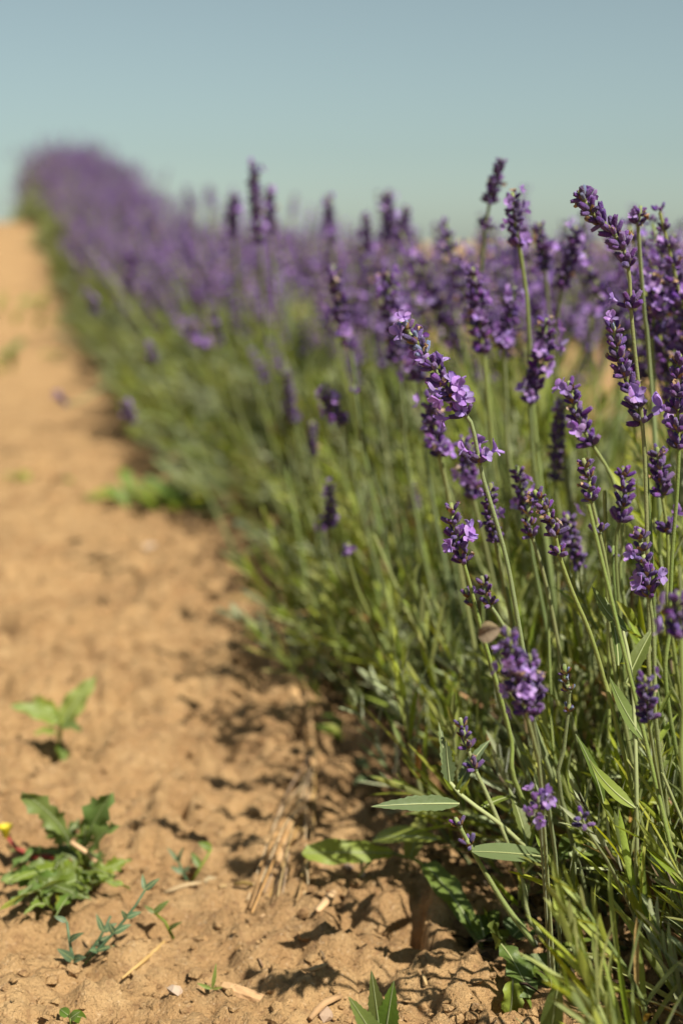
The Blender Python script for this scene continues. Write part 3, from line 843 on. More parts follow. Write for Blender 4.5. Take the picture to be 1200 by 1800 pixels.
# behind the focus, told apart by where they stand
far_specs = [
 ('blurred purple spike leaning right, alone against the sky left of the tallest stalk', [(880, 278), (872, 315), (860, 355)], [(852, 400), (846, 470), (850, 620)], .86, [(853, 400)], .05, 1.0),
 ('upright purple spike with bright lilac top against the sky left of the tallest stalk', [(900, 338), (902, 370), (906, 400), (915, 450)], [(925, 520), (930, 600), (940, 760)], .76, [], .25, 1.1),
 ('blurred dark spike rising just right of the one with the bright lilac top', [(946, 392), (952, 430), (958, 475)], [(965, 560), (975, 700)], .88, [], .15, 1.1),
 ('blurred leaning purple spike between sky and the tallest stalk', [(1012, 398), (1004, 450), (985, 510)], [(975, 600), (985, 740)], .84, [], .2, 1.1),
 ('short blurred purple spike just behind the tip right of the tallest stalk', [(1125, 362), (1120, 395)], [(1125, 470), (1132, 560), (1145, 700)], .70, [(1120, 415)], .3, .9),
 ('thin blurred spike near the right edge just under the skyline of flowers', [(1184, 412), (1180, 450), (1176, 490)], [(1172, 560), (1170, 700)], .82, [], .1, .8),
 ('broad blurred purple spike behind and right of the tallest green stem', [(1140, 478), (1150, 530), (1145, 600)], [(1150, 700), (1155, 820)], .75, [], .25, 1.25),
 ('broad blurred purple spike in the middle of the purple band above the leaning sharp one', [(830, 470), (838, 530), (845, 590), (850, 640)], [(860, 740), (875, 860)], .80, [], .25, 1.25),
 ('blurred purple spike right of the broad one in the middle of the band', [(905, 505), (895, 560), (885, 620)], [(890, 720), (900, 860)], .82, [], .3, 1.1),
 ('blurred lilac tinged spike leaning right below the one with the bright top', [(960, 560), (955, 610), (938, 670), (930, 710)], [(935, 800), (950, 900)], .76, [], .25, 1.2),
 ('blurred purple spike hanging low behind the slanting stem at mid height', [(985, 700), (980, 760), (975, 855)], [(985, 930), (1000, 1040)], .80, [], .1, .9),
 ('blurred purple spike half hidden behind the lower whorl of the leaning sharp stalk', [(812, 770), (822, 820), (832, 880)], [(850, 950), (880, 1080)], .76, [], .2, 1.1),
 ('thin dark purple spike just right of the lower whorl stem', [(862, 850), (860, 900), (870, 950)], [(880, 1000), (900, 1100)], .66, [(880, 965)], .05, .75),
 ('blurred short purple spike left of the slim dark spike at mid height', [(908, 820), (914, 855), (925, 905)], [(935, 980), (955, 1080)], .70, [], .1, .9),
 ('blurred purple spike right of the drooping bud spike', [(995, 905), (1008, 950), (1020, 1015)], [(1030, 1070), (1045, 1180)], .72, [], .15, 1.05),
 ('blurred purple spike just below left of the leaning sharp spike', [(757, 690), (762, 740), (772, 800)], [(785, 860), (805, 980)], .73, [(752, 815)], .15, 1.2),
 ('dark blurred upright spike left of the centre in the purple band', [(584, 468), (595, 520), (602, 570), (615, 610)], [(625, 680), (640, 800)], .92, [], .2, 1.15),
 ('blurred purple spike right of the dark upright one, lilac at its tip', [(680, 478), (685, 530), (695, 600), (700, 650)], [(710, 740), (720, 850)], .86, [], .25, 1.2),
 ('blurred purple spike above green stems left of the leaning sharp one', [(722, 590), (725, 630), (735, 670)], [(745, 760), (760, 880)], .84, [], .2, 1.1),
 ('blurred purple spike alone in the green slope, well left of the sharp stalks', [(578, 850), (582, 885), (575, 925)], [(590, 990), (640, 1100)], .90, [(575, 940)], .1, .9),
 ('tiny blurred purple tuft just right below the lone spike in the green slope', [(612, 955), (610, 975)], [(625, 1030), (660, 1110), (700, 1200)], .84, [], .3, .5),
 ('thin blurred purple spike in the green left of centre', [(503, 648), (510, 690), (516, 745)], [(530, 830), (560, 960)], 1.05, [], .05, .75),
 ('blurred purple spike leaning left with lilac florets in the green left of centre', [(568, 678), (580, 710), (605, 745)], [(620, 830), (650, 960)], .90, [], .35, 1.1),
 ('single dark blurred whorl on a thin stem above the green slope', [(622, 678), (622, 692)], [(635, 760), (670, 880), (700, 960)], .86, [], .1, .7),
 ('thin blurred dull purple spike below the thin one in the green', [(548, 740), (550, 800)], [(560, 880), (590, 980)], 1.0, [], .0, .7),
 ('tiny blurred spike low in the green right of the lone one', [(725, 846), (727, 900)], [(735, 960), (750, 1060)], .95, [], .0, .55),
 ('blurred purple spike with round lilac tip in the green far left', [(330, 562), (345, 592), (362, 612)], [(380, 680), (430, 800)], 1.40, [], .4, 1.1),
 ('blurred slanting dark spike in the green left of the tall skyline pair', [(372, 540), (382, 580), (392, 610)], [(410, 680), (440, 780)], 1.35, [], .1, .8),
 ('blurred dark spike standing high over the skyline left of centre', [(445, 288), (448, 340), (452, 400), (458, 440)], [(465, 540), (480, 680)], 1.15, [], .1, 1.15),
 ('shorter blurred spike just right of the high one on the skyline', [(475, 325), (476, 370), (478, 410)], [(485, 520), (500, 660)], 1.25, [], .1, 1.0),
 ('blurred spike on the skyline left of the high pair', [(412, 340), (408, 380), (412, 425)], [(420, 520), (440, 640)], 1.3, [], .15, 1.2),
 ('blurred spike over the skyline in the middle of the picture', [(577, 345), (580, 385), (585, 430)], [(590, 520), (605, 660)], 1.25, [], .1, 1.0),
 ('blurred dark spike over the skyline right of the middle', [(680, 338), (684, 380), (682, 430)], [(690, 520), (700, 640)], 1.1, [], .1, 1.1),
 ('blurred spike leaning right beside the dark one right of the middle', [(716, 365), (708, 395), (700, 430)], [(700, 520), (705, 640)], 1.15, [], .1, 1.0),
 ('blurred blunt spike on the skyline between middle and the dark one', [(643, 378), (645, 410), (650, 450)], [(655, 540), (660, 660)], 1.2, [], .1, 1.1),
 ('strongly blurred spike leaning left out of the far slope over the path', [(126, 425), (140, 445), (156, 462)], [(190, 500), (240, 560)], 2.2, [], .1, 1.3),
 ('strongly blurred upright spike on the far green slope', [(226, 440), (230, 480), (226, 520)], [(240, 580), (270, 640)], 1.8, [], .1, 1.1),
 ('strongly blurred spike leaning left low on the far slope', [(152, 510), (165, 535), (176, 558)], [(210, 600), (260, 660)], 1.9, [], .1, 1.0),
 ('strongly blurred spike bent down over the soil at the foot of the slope', [(220, 705), (232, 745)], [(262, 725), (300, 740)], 1.45, [], .2, 1.0),
 ('strongly blurred purple tuft lying low over the path at far left', [(98, 690), (118, 712)], [(150, 700), (220, 690)], 1.75, [], .2, .9),
 ('blurred spike in the far slope below the strongly blurred upright one', [(262, 600), (275, 640)], [(300, 700), (340, 780)], 1.5, [], .05, .9),
]
for i, (lab, spk, stm, Y, low, op, sz) in enumerate(far_specs):
    stalk(lab, spk, stm, Y, Y + .05 * Y, low, op, (.05 * Y, .03), n_scale=1.0, size=max(.65, sz * .84), seed=50 + i, group='flower stalks of the main row', r0=.0013)

# further single stalks, blurred alike
def project(p):
    d = p - Vector((0, 0, CAM_H)); cp_, sp_ = math.cos(PITCH), math.sin(PITCH)
    f = d.y * cp_ - d.z * sp_; u = d.y * sp_ + d.z * cp_
    return CX + FPX * d.x / f, CY - FPX * u / f, f

PROTO = {}
def placed_stalk(x, y, az, lean, h, label, r_, px):
    root = thing('lavender_stalk', label[0], 'lavender stalk', (x, y, T(x, y) - .003), label[1])
    d = Vector((math.cos(az) * math.sin(lean), math.sin(az) * math.sin(lean), math.cos(lean)))
    root.rotation_mode = 'QUATERNION'
    root.rotation_quaternion = d.to_track_quat('Z', 'Y') @ Quaternion((0, 0, 1), r_.uniform(0, 6.28))
    sm, tp, tg = r_.choice(STV); s = (h - .03) / .33
    st = obj('stem', sm, root); st.scale = (1, 1, s)
    spm, L = r_.choice(SPK)
    f = obj('flower_spike', spm, root, (tp.x, tp.y, tp.z * s - .002))
    f.rotation_mode = 'QUATERNION'; f.rotation_quaternion = tg.to_track_quat('Z', 'Y')
    q = r_.uniform(.9, 1.2); f.scale = (q, q, q)
    sx = math.cos(az) * math.sin(lean)
    root['label'] = '%s stalk %s, %s' % ('lilac flecked' if SPK_OPEN[spm.name] > .15 else 'dark purple', 'leaning left' if sx < -.15 else ('leaning right' if sx > .15 else 'standing upright'), label[0])
    return root
sr = random.Random(77)
LAB = [('in the crowded band right behind the sharp spikes', 'stalks crowded behind the sharp ones'),
       ('blurred in the middle stretch of the row', 'stalks in the middle stretch'),
       ('strongly blurred before the row climbs', 'stalks where the row climbs')]
placed = 0
for k, (cx, cy) in enumerate(row1):
    if cy > 2.35 or placed > 245: break
    want = 58 if .7 < cy < 1.8 else 30
    got = 0; tries = 0
    while got < want and tries < 900:
        tries += 1
        az = sr.uniform(0, 6.283); lean = R(2 + 25 * sr.random() ** .9); h = sr.uniform(.31, .42)
        bx = cx + math.cos(az) * .05 * sr.random(); by = cy + math.sin(az) * .05 * sr.random()
        tip = Vector((bx + math.cos(az) * math.sin(lean) * h, by + math.sin(az) * math.sin(lean) * h, T(bx, by) + math.cos(lean) * h))
        if tip.y < .74: continue
        px, py, dd = project(tip)
        if px > 1290 or px < 0: continue
        if py < (442 if cy < 1.35 else (355 if sr.random() < .55 and 380 < px < 780 else 395)): continue
        if py > 780: continue
        if 975 < px < 1080 and py > 455: continue
        if px > 960 and py > 570: continue
        placed_stalk(bx, by, az, lean, h, LAB[0 if cy < 1.2 else (1 if cy < 1.8 else 2)], sr, px)
        got += 1; placed += 1
print('placed', placed)

# ================================================================ WEEDS AND LITTER
def blade(A, B, W, normal, droop=.1, teeth=0, fold=.25, seg=16, shape='lance', twist=0.0, wave=.0, r_=rnd):
    """a broad leaf from A to B; returns blade and midrib geometry"""
    d = B - A; L = d.length; d = d.normalized()
    side = d.cross(normal).normalized(); up = side.cross(d).normalized()
    v, f, mid = [], [], []
    m = 3
    ph = r_.uniform(0, 6)
    for i in range(seg + 1):
        t = i / seg
        if shape == 'lance': w = (math.sin(math.pi * min(1, t ** .8)) ** .8) * (1 - .25 * t)
        elif shape == 'ovate': w = math.sin(math.pi * t ** .62) ** .75
        elif shape == 'spoon': w = .18 + .9 * math.sin(math.pi * t ** 1.9) ** .8 if t < .98 else .3
        else: w = .35 + .65 * math.sin(math.pi * t ** 1.4) ** .7
        if t == 1: w = .02
        if t == 0: w = .10
        tt = teeth * (1 if i % 2 else -1) * (.5 + .5 * math.sin(i * 2.1 + ph)) if 0 < i < seg else 0
        w = W * .5 * max(.02, w * (1 + tt))
        tw = twist * t; s2 = side * math.cos(tw) + up * math.sin(tw); u2 = up * math.cos(tw) - side * math.sin(tw)
        c = A + d * (L * t) + up * (droop * L * 4 * t * (1 - t))
        mid.append(c + u2 * .0002)
        for j in range(-m, m + 1):
            q = j / m
            v.append(tuple(c + s2 * (w * q) + u2 * (fold * w * abs(q) + wave * W * math.sin(i * 1.1 + ph) * q * abs(q)) + d * (tt * .002 * abs(q))))
    k = 2 * m + 1
    for i in range(seg):
        for j in range(2 * m):
            f.append((i * k + j, i * k + j + 1, (i + 1) * k + j + 1, (i + 1) * k + j))
    return v, f, mid

def leaf_obj(root, A, B, W, normal=Vector((0, -.3, 1)), mt='weed', rib=.0004, **kw):
    off = root.location
    v, f, mid = blade(A - off, B - off, W, normal, **kw)
    mb = MB(); mb.add(v, f, 0)
    if rib: tube(mb, mid, [rib * (1.3 - i / len(mid)) for i in range(len(mid))], 4, 1, False)
    return obj('leaf', mb.mesh('leaf', [mt, 'rib']), root)

def stem_obj(root, pts, r, mt='rib', name='stem'):
    off = root.location
    pp = spline([p - off for p in pts], .006); mb = MB()
    tube(mb, pp, [r * (1.15 - .5 * i / len(pp)) for i in range(len(pp))], 7, 0, True, .06)
    return obj(name, mb.mesh(name, [mt]), root)

V = Vector
# goosefoot-like weed with toothed leaves reaching out of the row (in focus)
Y = .615
w = thing('toothed_weed', 'grey green weed with toothed leaves reaching left out of the bush over the soil', 'weed', P(985, 1560, .66))
w.location.z = T(w.location.x, w.location.y)
stem_obj(w, [w.location.copy(), P(975, 1520, .64), P(925, 1490, .63), P(880, 1450, .62), P(836, 1418, Y), P(808, 1396, Y), P(790, 1375, Y)], .0013)
leaf_obj(w, P(806, 1413, Y), P(652, 1418, .60), .0085, V((.1, -.75, .7)), 'weed_pale', rib=.00045, droop=.03, teeth=.12, shape='lance', fold=.3, seg=22)
leaf_obj(w, P(790, 1378, Y), P(783, 1300, .61), .0062, V((.2, -1, .2)), 'weed_pale', droop=-.03, teeth=.3, seg=16, shape='ovate')
leaf_obj(w, P(784, 1372, .62), P(770, 1270, .63), .0045, V((.5, -1, .2)), 'weed_pale', droop=.03, teeth=.25, seg=16)
leaf_obj(w, P(806, 1385, .62), P(862, 1300, .635), .0075, V((-.5, -.6, .7)), 'weed_pale', droop=.08, teeth=.12)
leaf_obj(w, P(840, 1425, .62), P(905, 1400, .65), .005, V((-.2, -.6, .7)), 'weed', droop=.05, teeth=.1)
leaf_obj(w, P(925, 1490, .63), P(893, 1385, .645), .0085, V((.6, -.8, .3)), 'weed', droop=.05, teeth=.2)
for a, b in (((806, 1398), (826, 1368)), ((800, 1392), (814, 1362)), ((796, 1390), (778, 1366))):
    leaf_obj(w, P(*a, Y), P(*b, .612), .0018, V((0, -1, .3)), 'weed_light', rib=0, droop=.05, seg=6)
w = thing('broad_leaf_weed', 'weed with long smooth pale leaves lying level under the toothed weed', 'weed', P(1010, 1560, .66)); w.location.z = T(w.location.x, w.location.y)
stem_obj(w, [w.location.copy(), P(1010, 1530, .64), P(1000, 1500, .635)], .0012)
leaf_obj(w, P(985, 1512, .63), P(828, 1497, .60), .0095, V((.1, -.6, .8)), 'weed_pale', rib=.0005, droop=.03, shape='oblong', fold=.2, seg=20)
leaf_obj(w, P(985, 1510, .64), P(1010, 1475, .66), .011, V((.1, -.6, .8)), 'weed', rib=.0005, droop=.05, shape='oblong')
leaf_obj(w, P(1000, 1505, .64), P(1120, 1480, .66), .010, V((-.1, -.6, .8)), 'weed', rib=.0005, droop=.05, shape='oblong')
# long single leaves low in the near bush
w = thing('strap_leaf_weed', 'weed with long curved strap leaves between the stems of the nearest bush', 'weed', P(1120, 1560, .64)); w.location.z = T(w.location.x, w.location.y)
leaf_obj(w, P(1115, 1420, .60), P(1035, 1335, .595), .0075, V((.5, -.8, .5)), 'weed_light', droop=-.10, teeth=.05)
leaf_obj(w, P(1100, 1110, .61), P(1040, 1030, .62), .008, V((.5, -.8, .5)), 'weed', droop=-.1, teeth=.08)
leaf_obj(w, P(1085, 1170, .61), P(1062, 1050, .625), .008, V((.8, -.8, .2)), 'weed', droop=.05, teeth=.08)
leaf_obj(w, P(1100, 1200, .62), P(1150, 1100, .63), .008, V((-.5, -.8, .2)), 'weed', droop=.05, teeth=.08)
leaf_obj(w, P(1130, 1300, .61), P(1070, 1190, .61), .009, V((.5, -.8, .4)), 'weed', droop=-.05, teeth=.06)
leaf_obj(w, P(1060, 1420, .61), P(1010, 1290, .60), .007, V((.8, -.8, .2)), 'weed', droop=.05, teeth=.06)
stem_obj(w, [w.location.copy(), P(1118, 1420, .61), P(1110, 1200, .615), P(1090, 1090, .62)], .0012)

# prostrate weed with long leaves over the clods
def gp(px, py, up=0.0):
    p = Gp(px, py); p.z = max(ground_z(p.x, p.y), T(p.x, p.y)) + up; return p
TY = .715
w = thing('creeping_weed', 'bright green weed creeping over the clods with a long leaf pointing up left', 'weed', gp(850, 1690))
stem_obj(w, [w.location.copy(), gp(800, 1650, .012), gp(740, 1610, .016), gp(690, 1585, .016)], .0014, 'weed_light')
leaf_obj(w, gp(690, 1585, .016), P(530, 1500, TY), .014, V((.25, -.75, .7)), 'weed_light', droop=.03, shape='oblong', wave=.1)
leaf_obj(w, gp(668, 1582, .014), P(628, 1548, .73), .012, V((.3, -.3, .9)), 'weed_light', droop=.03, shape='ovate')
leaf_obj(w, gp(765, 1620, .020), gp(655, 1590, .022), .014, V((.0, -.4, .9)), 'weed_light', droop=.05, shape='oblong')
leaf_obj(w, gp(720, 1600, .014), gp(745, 1562, .03), .011, V((-.2, -.3, .9)), 'weed_light', droop=.03, shape='ovate')
leaf_obj(w, gp(835, 1680, .01), gp(745, 1618, .012), .014, V((.0, -.4, .9)), 'weed', droop=.06, shape='oblong', wave=.1)
w = thing('dock_like_weed', 'broad leaved dark green weed rooted under the edge of the nearest bush', 'weed', gp(880, 1700))
leaf_obj(w, gp(850, 1690, .006), P(812, 1560, .72), .020, V((.2, -.9, .4)), 'weed', droop=.05, shape='ovate', wave=.15)
leaf_obj(w, gp(868, 1690, .006), P(835, 1590, .70), .016, V((.6, -.7, .4)), 'weed_light', droop=.03, shape='ovate')
leaf_obj(w, gp(880, 1700, .006), P(800, 1690, .70), .018, V((0, -.5, .9)), 'weed', droop=.08, shape='oblong')
leaf_obj(w, gp(890, 1700, .006), P(865, 1640, .62), .014, V((.3, -.7, .6)), 'weed', droop=-.08, shape='oblong', wave=.15)
leaf_obj(w, gp(900, 1700, .006), P(930, 1620, .66), .018, V((-.4, -.7, .6)), 'weed', droop=.08, shape='ovate')
leaf_obj(w, P(880, 1660, .62), P(930, 1755, .60), .013, V((.3, -.6, .7)), 'weed', droop=.10, teeth=.12, shape='oblong', wave=.15)
leaf_obj(w, P(890, 1700, .62), P(985, 1790, .60), .017, V((.0, -.6, .9)), 'weed', droop=.08, shape='oblong', wave=.15)
leaf_obj(w, P(900, 1720, .60), P(890, 1800, .60), .012, V((.3, -.8, .5)), 'weed_light', droop=.08, teeth=.15, wave=.15)
leaf_obj(w, P(910, 1690, .62), P(1010, 1720, .62), .014, V((.0, -.6, .9)), 'weed', droop=.08, shape='oblong')

# three toothed leaves at the bottom edge
f0 = P(675, 1890, .56)
w = thing('toothed_seedling', 'three upright serrated leaves rising from the bottom edge of the picture', 'seedling', (f0.x, f0.y, ground_z(f0.x, f0.y)))
b = w.location.copy()
for tip, wd, n_, mt in ((P(612, 1752, .545), .010, V((.5, -.9, .2)), 'weed'), (P(652, 1706, .55), .0088, V((.2, -1, .1)), 'weed'), (P(692, 1724, .55), .0105, V((-.2, -1, .1)), 'weed')):
    leaf_obj(w, b + V((rnd.uniform(-.002, .002), 0, .002)), tip, wd * 1.2, n_, mt, droop=.04, teeth=.13, seg=30, shape='lance', fold=.2)
f0 = P(965, 1880, .53)
w = thing('single_leaf_weed', 'single broad blurred green leaf pointing up right at the bottom edge under the bush', 'weed', (f0.x, f0.y, ground_z(f0.x, f0.y)))
leaf_obj(w, w.location.copy(), P(985, 1705, .52), .011, V((-.5, -.9, .2)), 'weed', droop=.04, shape='lance')
leaf_obj(w, w.location.copy(), P(905, 1790, .56), .006, V((.5, -.9, .2)), 'weed', droop=.04)

# the left-hand weeds on the path
def rosette(name, label, centre, leaves, r_seed, cat='weed', stems=None):
    w = thing(name, label, cat, centre)
    for A, B, W, n_, mt, kw in leaves: leaf_obj(w, A, B, W, n_, mt, **kw)
    return w
c = gp(105, 1340)
w = thing('sprouting_weed', 'blurred light green weed with two upright broad leaves alone on the path', 'weed', c)
Yc = c.y
stem_obj(w, [c, P(105, 1300, Yc), P(110, 1262, Yc)], .0016, 'weed_light')
for A, B, W, n_, mt, sh in ((P(112, 1270, Yc), P(172, 1188, Yc + .01), .022, V((-.3, -.9, .3)), 'weed_light', 'ovate'),
                        (P(105, 1268, Yc), P(18, 1240, Yc - .01), .018, V((.2, -.6, .7)), 'weed_light', 'ovate'),
                        (P(105, 1272, Yc), P(60, 1225, Yc + .03), .016, V((.2, -.8, .5)), 'weed_light', 'ovate'),
                        (P(108, 1275, Yc), P(145, 1285, Yc - .02), .012, V((0, -.6, .8)), 'weed', 'ovate'),
                        (P(104, 1290, Yc), P(60, 1290, Yc - .02), .011, V((0, -.6, .8)), 'weed_light', 'ovate'),
                        (P(104, 1310, Yc), P(118, 1352, Yc - .02), .010, V((.4, -.6, .6)), 'weed', 'ovate')):
    leaf_obj(w, A, B, W * .75, n_, mt, droop=.08, teeth=.10, shape=sh, wave=.12)

c = gp(150, 1540)
w = thing('leafy_path_weed', 'large dark green weed with lobed leaves sprawling over the path at lower left', 'weed', c)
Yc = c.y
LW = [((125, 1490), (40, 1392), .018, 'weed'), ((140, 1500), (195, 1395), .022, 'weed'), ((150, 1520), (205, 1450), .018, 'weed'),
      ((140, 1530), (30, 1545), .020, 'weed'), ((135, 1540), (5, 1580), .018, 'weed_light'), ((140, 1545), (60, 1610), .018, 'weed'),
      ((150, 1550), (130, 1620), .016, 'weed'), ((160, 1540), (235, 1540), .013, 'weed'), ((165, 1545), (200, 1600), .014, 'weed_light'),
      ((120, 1480), (75, 1440), .018, 'weed'), ((150, 1480), (150, 1440), .015, 'weed'), ((145, 1535), (90, 1560), .022, 'weed'),
      ((150, 1510), (110, 1500), .020, 'weed'), ((130, 1560), (0, 1560), .018, 'weed'), ((120, 1570), (20, 1620), .016, 'weed'), ((150, 1560), (100, 1640), .014, 'weed'), ((160, 1555), (230, 1585), .012, 'weed_light'), ((140, 1560), (160, 1610), .014, 'weed_light'), ((155, 1525), (175, 1500), .020, 'weed'), ((120, 1475), (140, 1440), .011, 'weed')]
lw = random.Random(4)
for q_ in range(16):
    LW.append(((lw.randint(60, 170), lw.randint(1500, 1600)), (lw.randint(0, 240), lw.randint(1530, 1650)), lw.uniform(.008, .014), lw.choice(['weed', 'weed', 'weed_light'])))
for i, (a, b_, W, mt) in enumerate(LW):
    yb = Yc + rnd.uniform(-.025, .03)
    A = P(a[0], a[1], Yc); B = P(b_[0], b_[1], yb)
    if b_[1] > 1535: A = gp(a[0], a[1] + 25, .006); B = gp(b_[0], b_[1] + 18, .012)
    A.z = max(A.z, ground_z(A.x, A.y) + .004); B.z = max(B.z, ground_z(B.x, B.y) + .004)
    leaf_obj(w, A, B, W * .62, V((rnd.uniform(-.7, .7), -.6, .8)), mt, droop=rnd.uniform(.02, .2), teeth=.42, shape='spoon' if i < 3 else 'ovate', wave=.2, seg=14, twist=rnd.uniform(-1.2, 1.2))
stem_obj(w, [c, P(140, 1500, Yc), P(120, 1478, Yc), P(85, 1440, Yc), P(50, 1400, Yc)], .0014, 'weed_light')
stem_obj(w, [c, P(180, 1530, Yc - .01), P(155, 1500, Yc - .01), P(125, 1480, Yc - .01)], .0016, 'straw')
w = thing('bud_stalk', 'dark red stalk bent over with a small yellow bud at the left edge', 'flower bud', c + V((-.004, 0, 0)))
stem_obj(w, [c + V((-.004, 0, 0)), P(110, 1507, Yc + .005), P(60, 1506, Yc), P(28, 1490, Yc), P(14, 1472, Yc)], .0016, 'redstem')
mb = MB(); r_ = random.Random(3); off = w.location; pc = P(10, 1462, Yc)
for k_ in range(9):
    a = k_ * .7; v, f = lobe(pc - off + V((0, 0, -.004)), V((math.cos(a) * .5, math.sin(a) * .5, 1)).normalized(), V((math.cos(a), math.sin(a), -.5)).normalized(), .009, .004, .05, -.2, 3, 1); mb.add(v, f, 0)
obj('bud', mb.mesh('bud', ['yellow']), w)

def sprig(label, pts, npair, L, W, mt, seed, name='seedling', ang=.9, cat='seedling', group=None):
    """little plant with opposite leaves up a thin stem given as pixel points from the foot"""
    r_ = random.Random(seed)
    foot = gp(*pts[0]); w = thing(name, label, cat, foot, group)
    pp = [foot] + [P(x, y, foot.y + .004 * i) for i, (x, y) in enumerate(pts[1:])]
    for q in pp[1:]: q.z = max(q.z, ground_z(q.x, q.y) + .004)
    stem_obj(w, pp, .0008, mt if mt != 'weed' else 'weed_light')
    cur = spline(pp, .004); n = len(cur)
    for k_ in range(npair):
        i = int((n - 1) * (k_ + 1) / npair); p = cur[i]; tg = (cur[i] - cur[i - 1]).normalized()
        for s in (-1, 1):
            side = V((s, r_.uniform(-.5, .3), r_.uniform(-.1, .3))).normalized()
            d = (tg * math.cos(ang) + side * math.sin(ang)).normalized()
            l_ = L * r_.uniform(.5, 1.3)
            if r_.random() < .2: continue
            leaf_obj(w, p, p + (d + V((r_.uniform(-.4, .4), r_.uniform(-.4, .4), r_.uniform(-.4, .4)))).normalized() * l_, W * r_.uniform(.6, 1.1), V((0, -.7, .6)), mt, droop=.08, rib=.0002, seg=8, shape='ovate')
    return w
BL = 'small blue green seedlings on the path'
sprig('small blue green seedling with paired leaves in front of the large path weed', [(135, 1705), (125, 1670), (118, 1620)], 3, .010, .0045, 'weed_blue', 1)
sprig('small blue green seedling right of the paired one, leaning right over its shadow', [(150, 1690), (175, 1650), (195, 1610)], 3, .009, .004, 'weed_blue', 2)
sprig('thin trailing sprig with blue green leaves right of the large path weed', [(150, 1700), (200, 1640), (240, 1590), (255, 1565)], 4, .008, .0035, 'weed_blue', 3)
sprig('tiny sprig with green leaf pairs in the middle of the near path', [(305, 1655), (290, 1620), (272, 1605)], 2, .010, .0035, 'weed', 4)
sprig('tiny sprig holding two dark round leaves near the fallen pale stone', [(335, 1560), (352, 1525), (372, 1492)], 2, .009, .0045, 'weed', 5)
sprig('tiny sprig with two blue green leaves left of the dark round leaved one', [(332, 1560), (322, 1535), (314, 1515)], 2, .009, .003, 'weed_blue', 6)
sprig('green seedling tip at the very bottom left edge of the picture', [(128, 1830), (125, 1800), (122, 1786)], 2, .012, .006, 'weed', 7)
# grass seedling
c = gp(373, 1752)
w = thing('grass_seedling', 'tiny yellow green grass seedling of three blades beside the wood chip', 'grass seedling', c)
for tip, W in ((P(380, 1692, c.y), .0022), (P(346, 1728, c.y), .002), (P(392, 1735, c.y), .0016)):
    leaf_obj(w, c, tip, W, V((.3, -1, .3)), 'weed_light', rib=0, droop=.06, seg=8)

def clump(label, px, py, n, L, W, seed, mats=('weed', 'weed_light'), spread=.06, group=None, hh=.5):
    r_ = random.Random(seed); c = gp(px, py); w = thing('weed_clump', label, 'weed', c, group)
    for k_ in range(n):
        a = r_.uniform(0, 6.28); e = r_.uniform(.1, 1.1) * hh * 2
        st = c + V((math.cos(a + .5), math.sin(a + .5), 0)) * r_.uniform(0, spread)
        st.z = ground_z(st.x, st.y)
        d = V((math.cos(a) * math.cos(e), math.sin(a) * math.cos(e), math.sin(e)))
        leaf_obj(w, st, st + d * L * r_.uniform(.6, 1.2), W * r_.uniform(.7, 1.2), V((r_.uniform(-.4, .4), -.4, .9)), r_.choice(mats), rib=0, droop=.12, teeth=.1, shape=r_.choice(['ovate', 'lance', 'oblong']), seg=8)
    return w
clump('blurred dark green weed clump at the foot of the row where the soil is bare', 335, 895, 46, .05, .018, 11, spread=.09)
clump('faint blurred green weed patch alone at the left of the path', 55, 850, 9, .04, .012, 12, ('weed_light', 'dry'), spread=.09, hh=.25)
clump('faint blurred green weed at the far left edge of the path', 0, 640, 14, .07, .02, 13, ('weed_light', 'weed'), spread=.16)
clump('strongly blurred green weed at the left edge just under the crest', 0, 560, 20, .08, .025, 14, ('weed_light', 'weed'), spread=.3)
clump('low green weed in the deep shade between the second bush and the path', 640, 1310, 14, .02, .009, 15, spread=.02)
clump('small green weed in the shade just above the long creeping leaf', 655, 1385, 3, .025, .008, 16, ('weed_pale',), spread=.006, hh=.1)
clump('green weed tuft poking from the shade at the foot of the second bush', 600, 1180, 20, .03, .010, 17, spread=.04)
clump('yellow green seedling patch right of the far blurred clump', 215, 880, 8, .03, .010, 18, ('weed_light',), spread=.04, hh=.3)

# dry straw bundle, chips, stones
def strand_path(px_pts, up, jit, r_):
    out = []
    for (x, y) in px_pts:
        p = gp(x + r_.uniform(-jit, jit), y + r_.uniform(-jit, jit)); p.z += up + r_.uniform(0, .004); out.append(p)
    return out
r_ = random.Random(21)
w = thing('dry_root', 'frayed pale dry root of fine fibres lying along the path edge', 'dry root', gp(548, 1400))
mb = MB(); off = w.location
main = strand_path([(528, 1225), (540, 1268), (548, 1330), (552, 1400), (540, 1450), (515, 1500), (488, 1560)], .003, 1, r_)
tube(mb, spline([p - off for p in main], .008), 0.0018, 6, 0)
for k_ in range(44):
    j = r_.choice([0, 1, 1, 1])
    a = (548 + r_.uniform(-8, 8), 1370 + r_.uniform(-40, 60)); e = (r_.uniform(435, 545), r_.uniform(1520, 1640)) if j else (530 + r_.uniform(-8, 8), 1240)
    m_ = ((a[0] + e[0]) / 2 + r_.uniform(-8, 14), (a[1] + e[1]) / 2)
    tube(mb, spline([p - off for p in strand_path([a, m_, e], .0015, 4, r_)], .01), .0005, 4, 0, False)
obj('fibres', mb.mesh('fibres', ['straw']), w, kind='stuff')
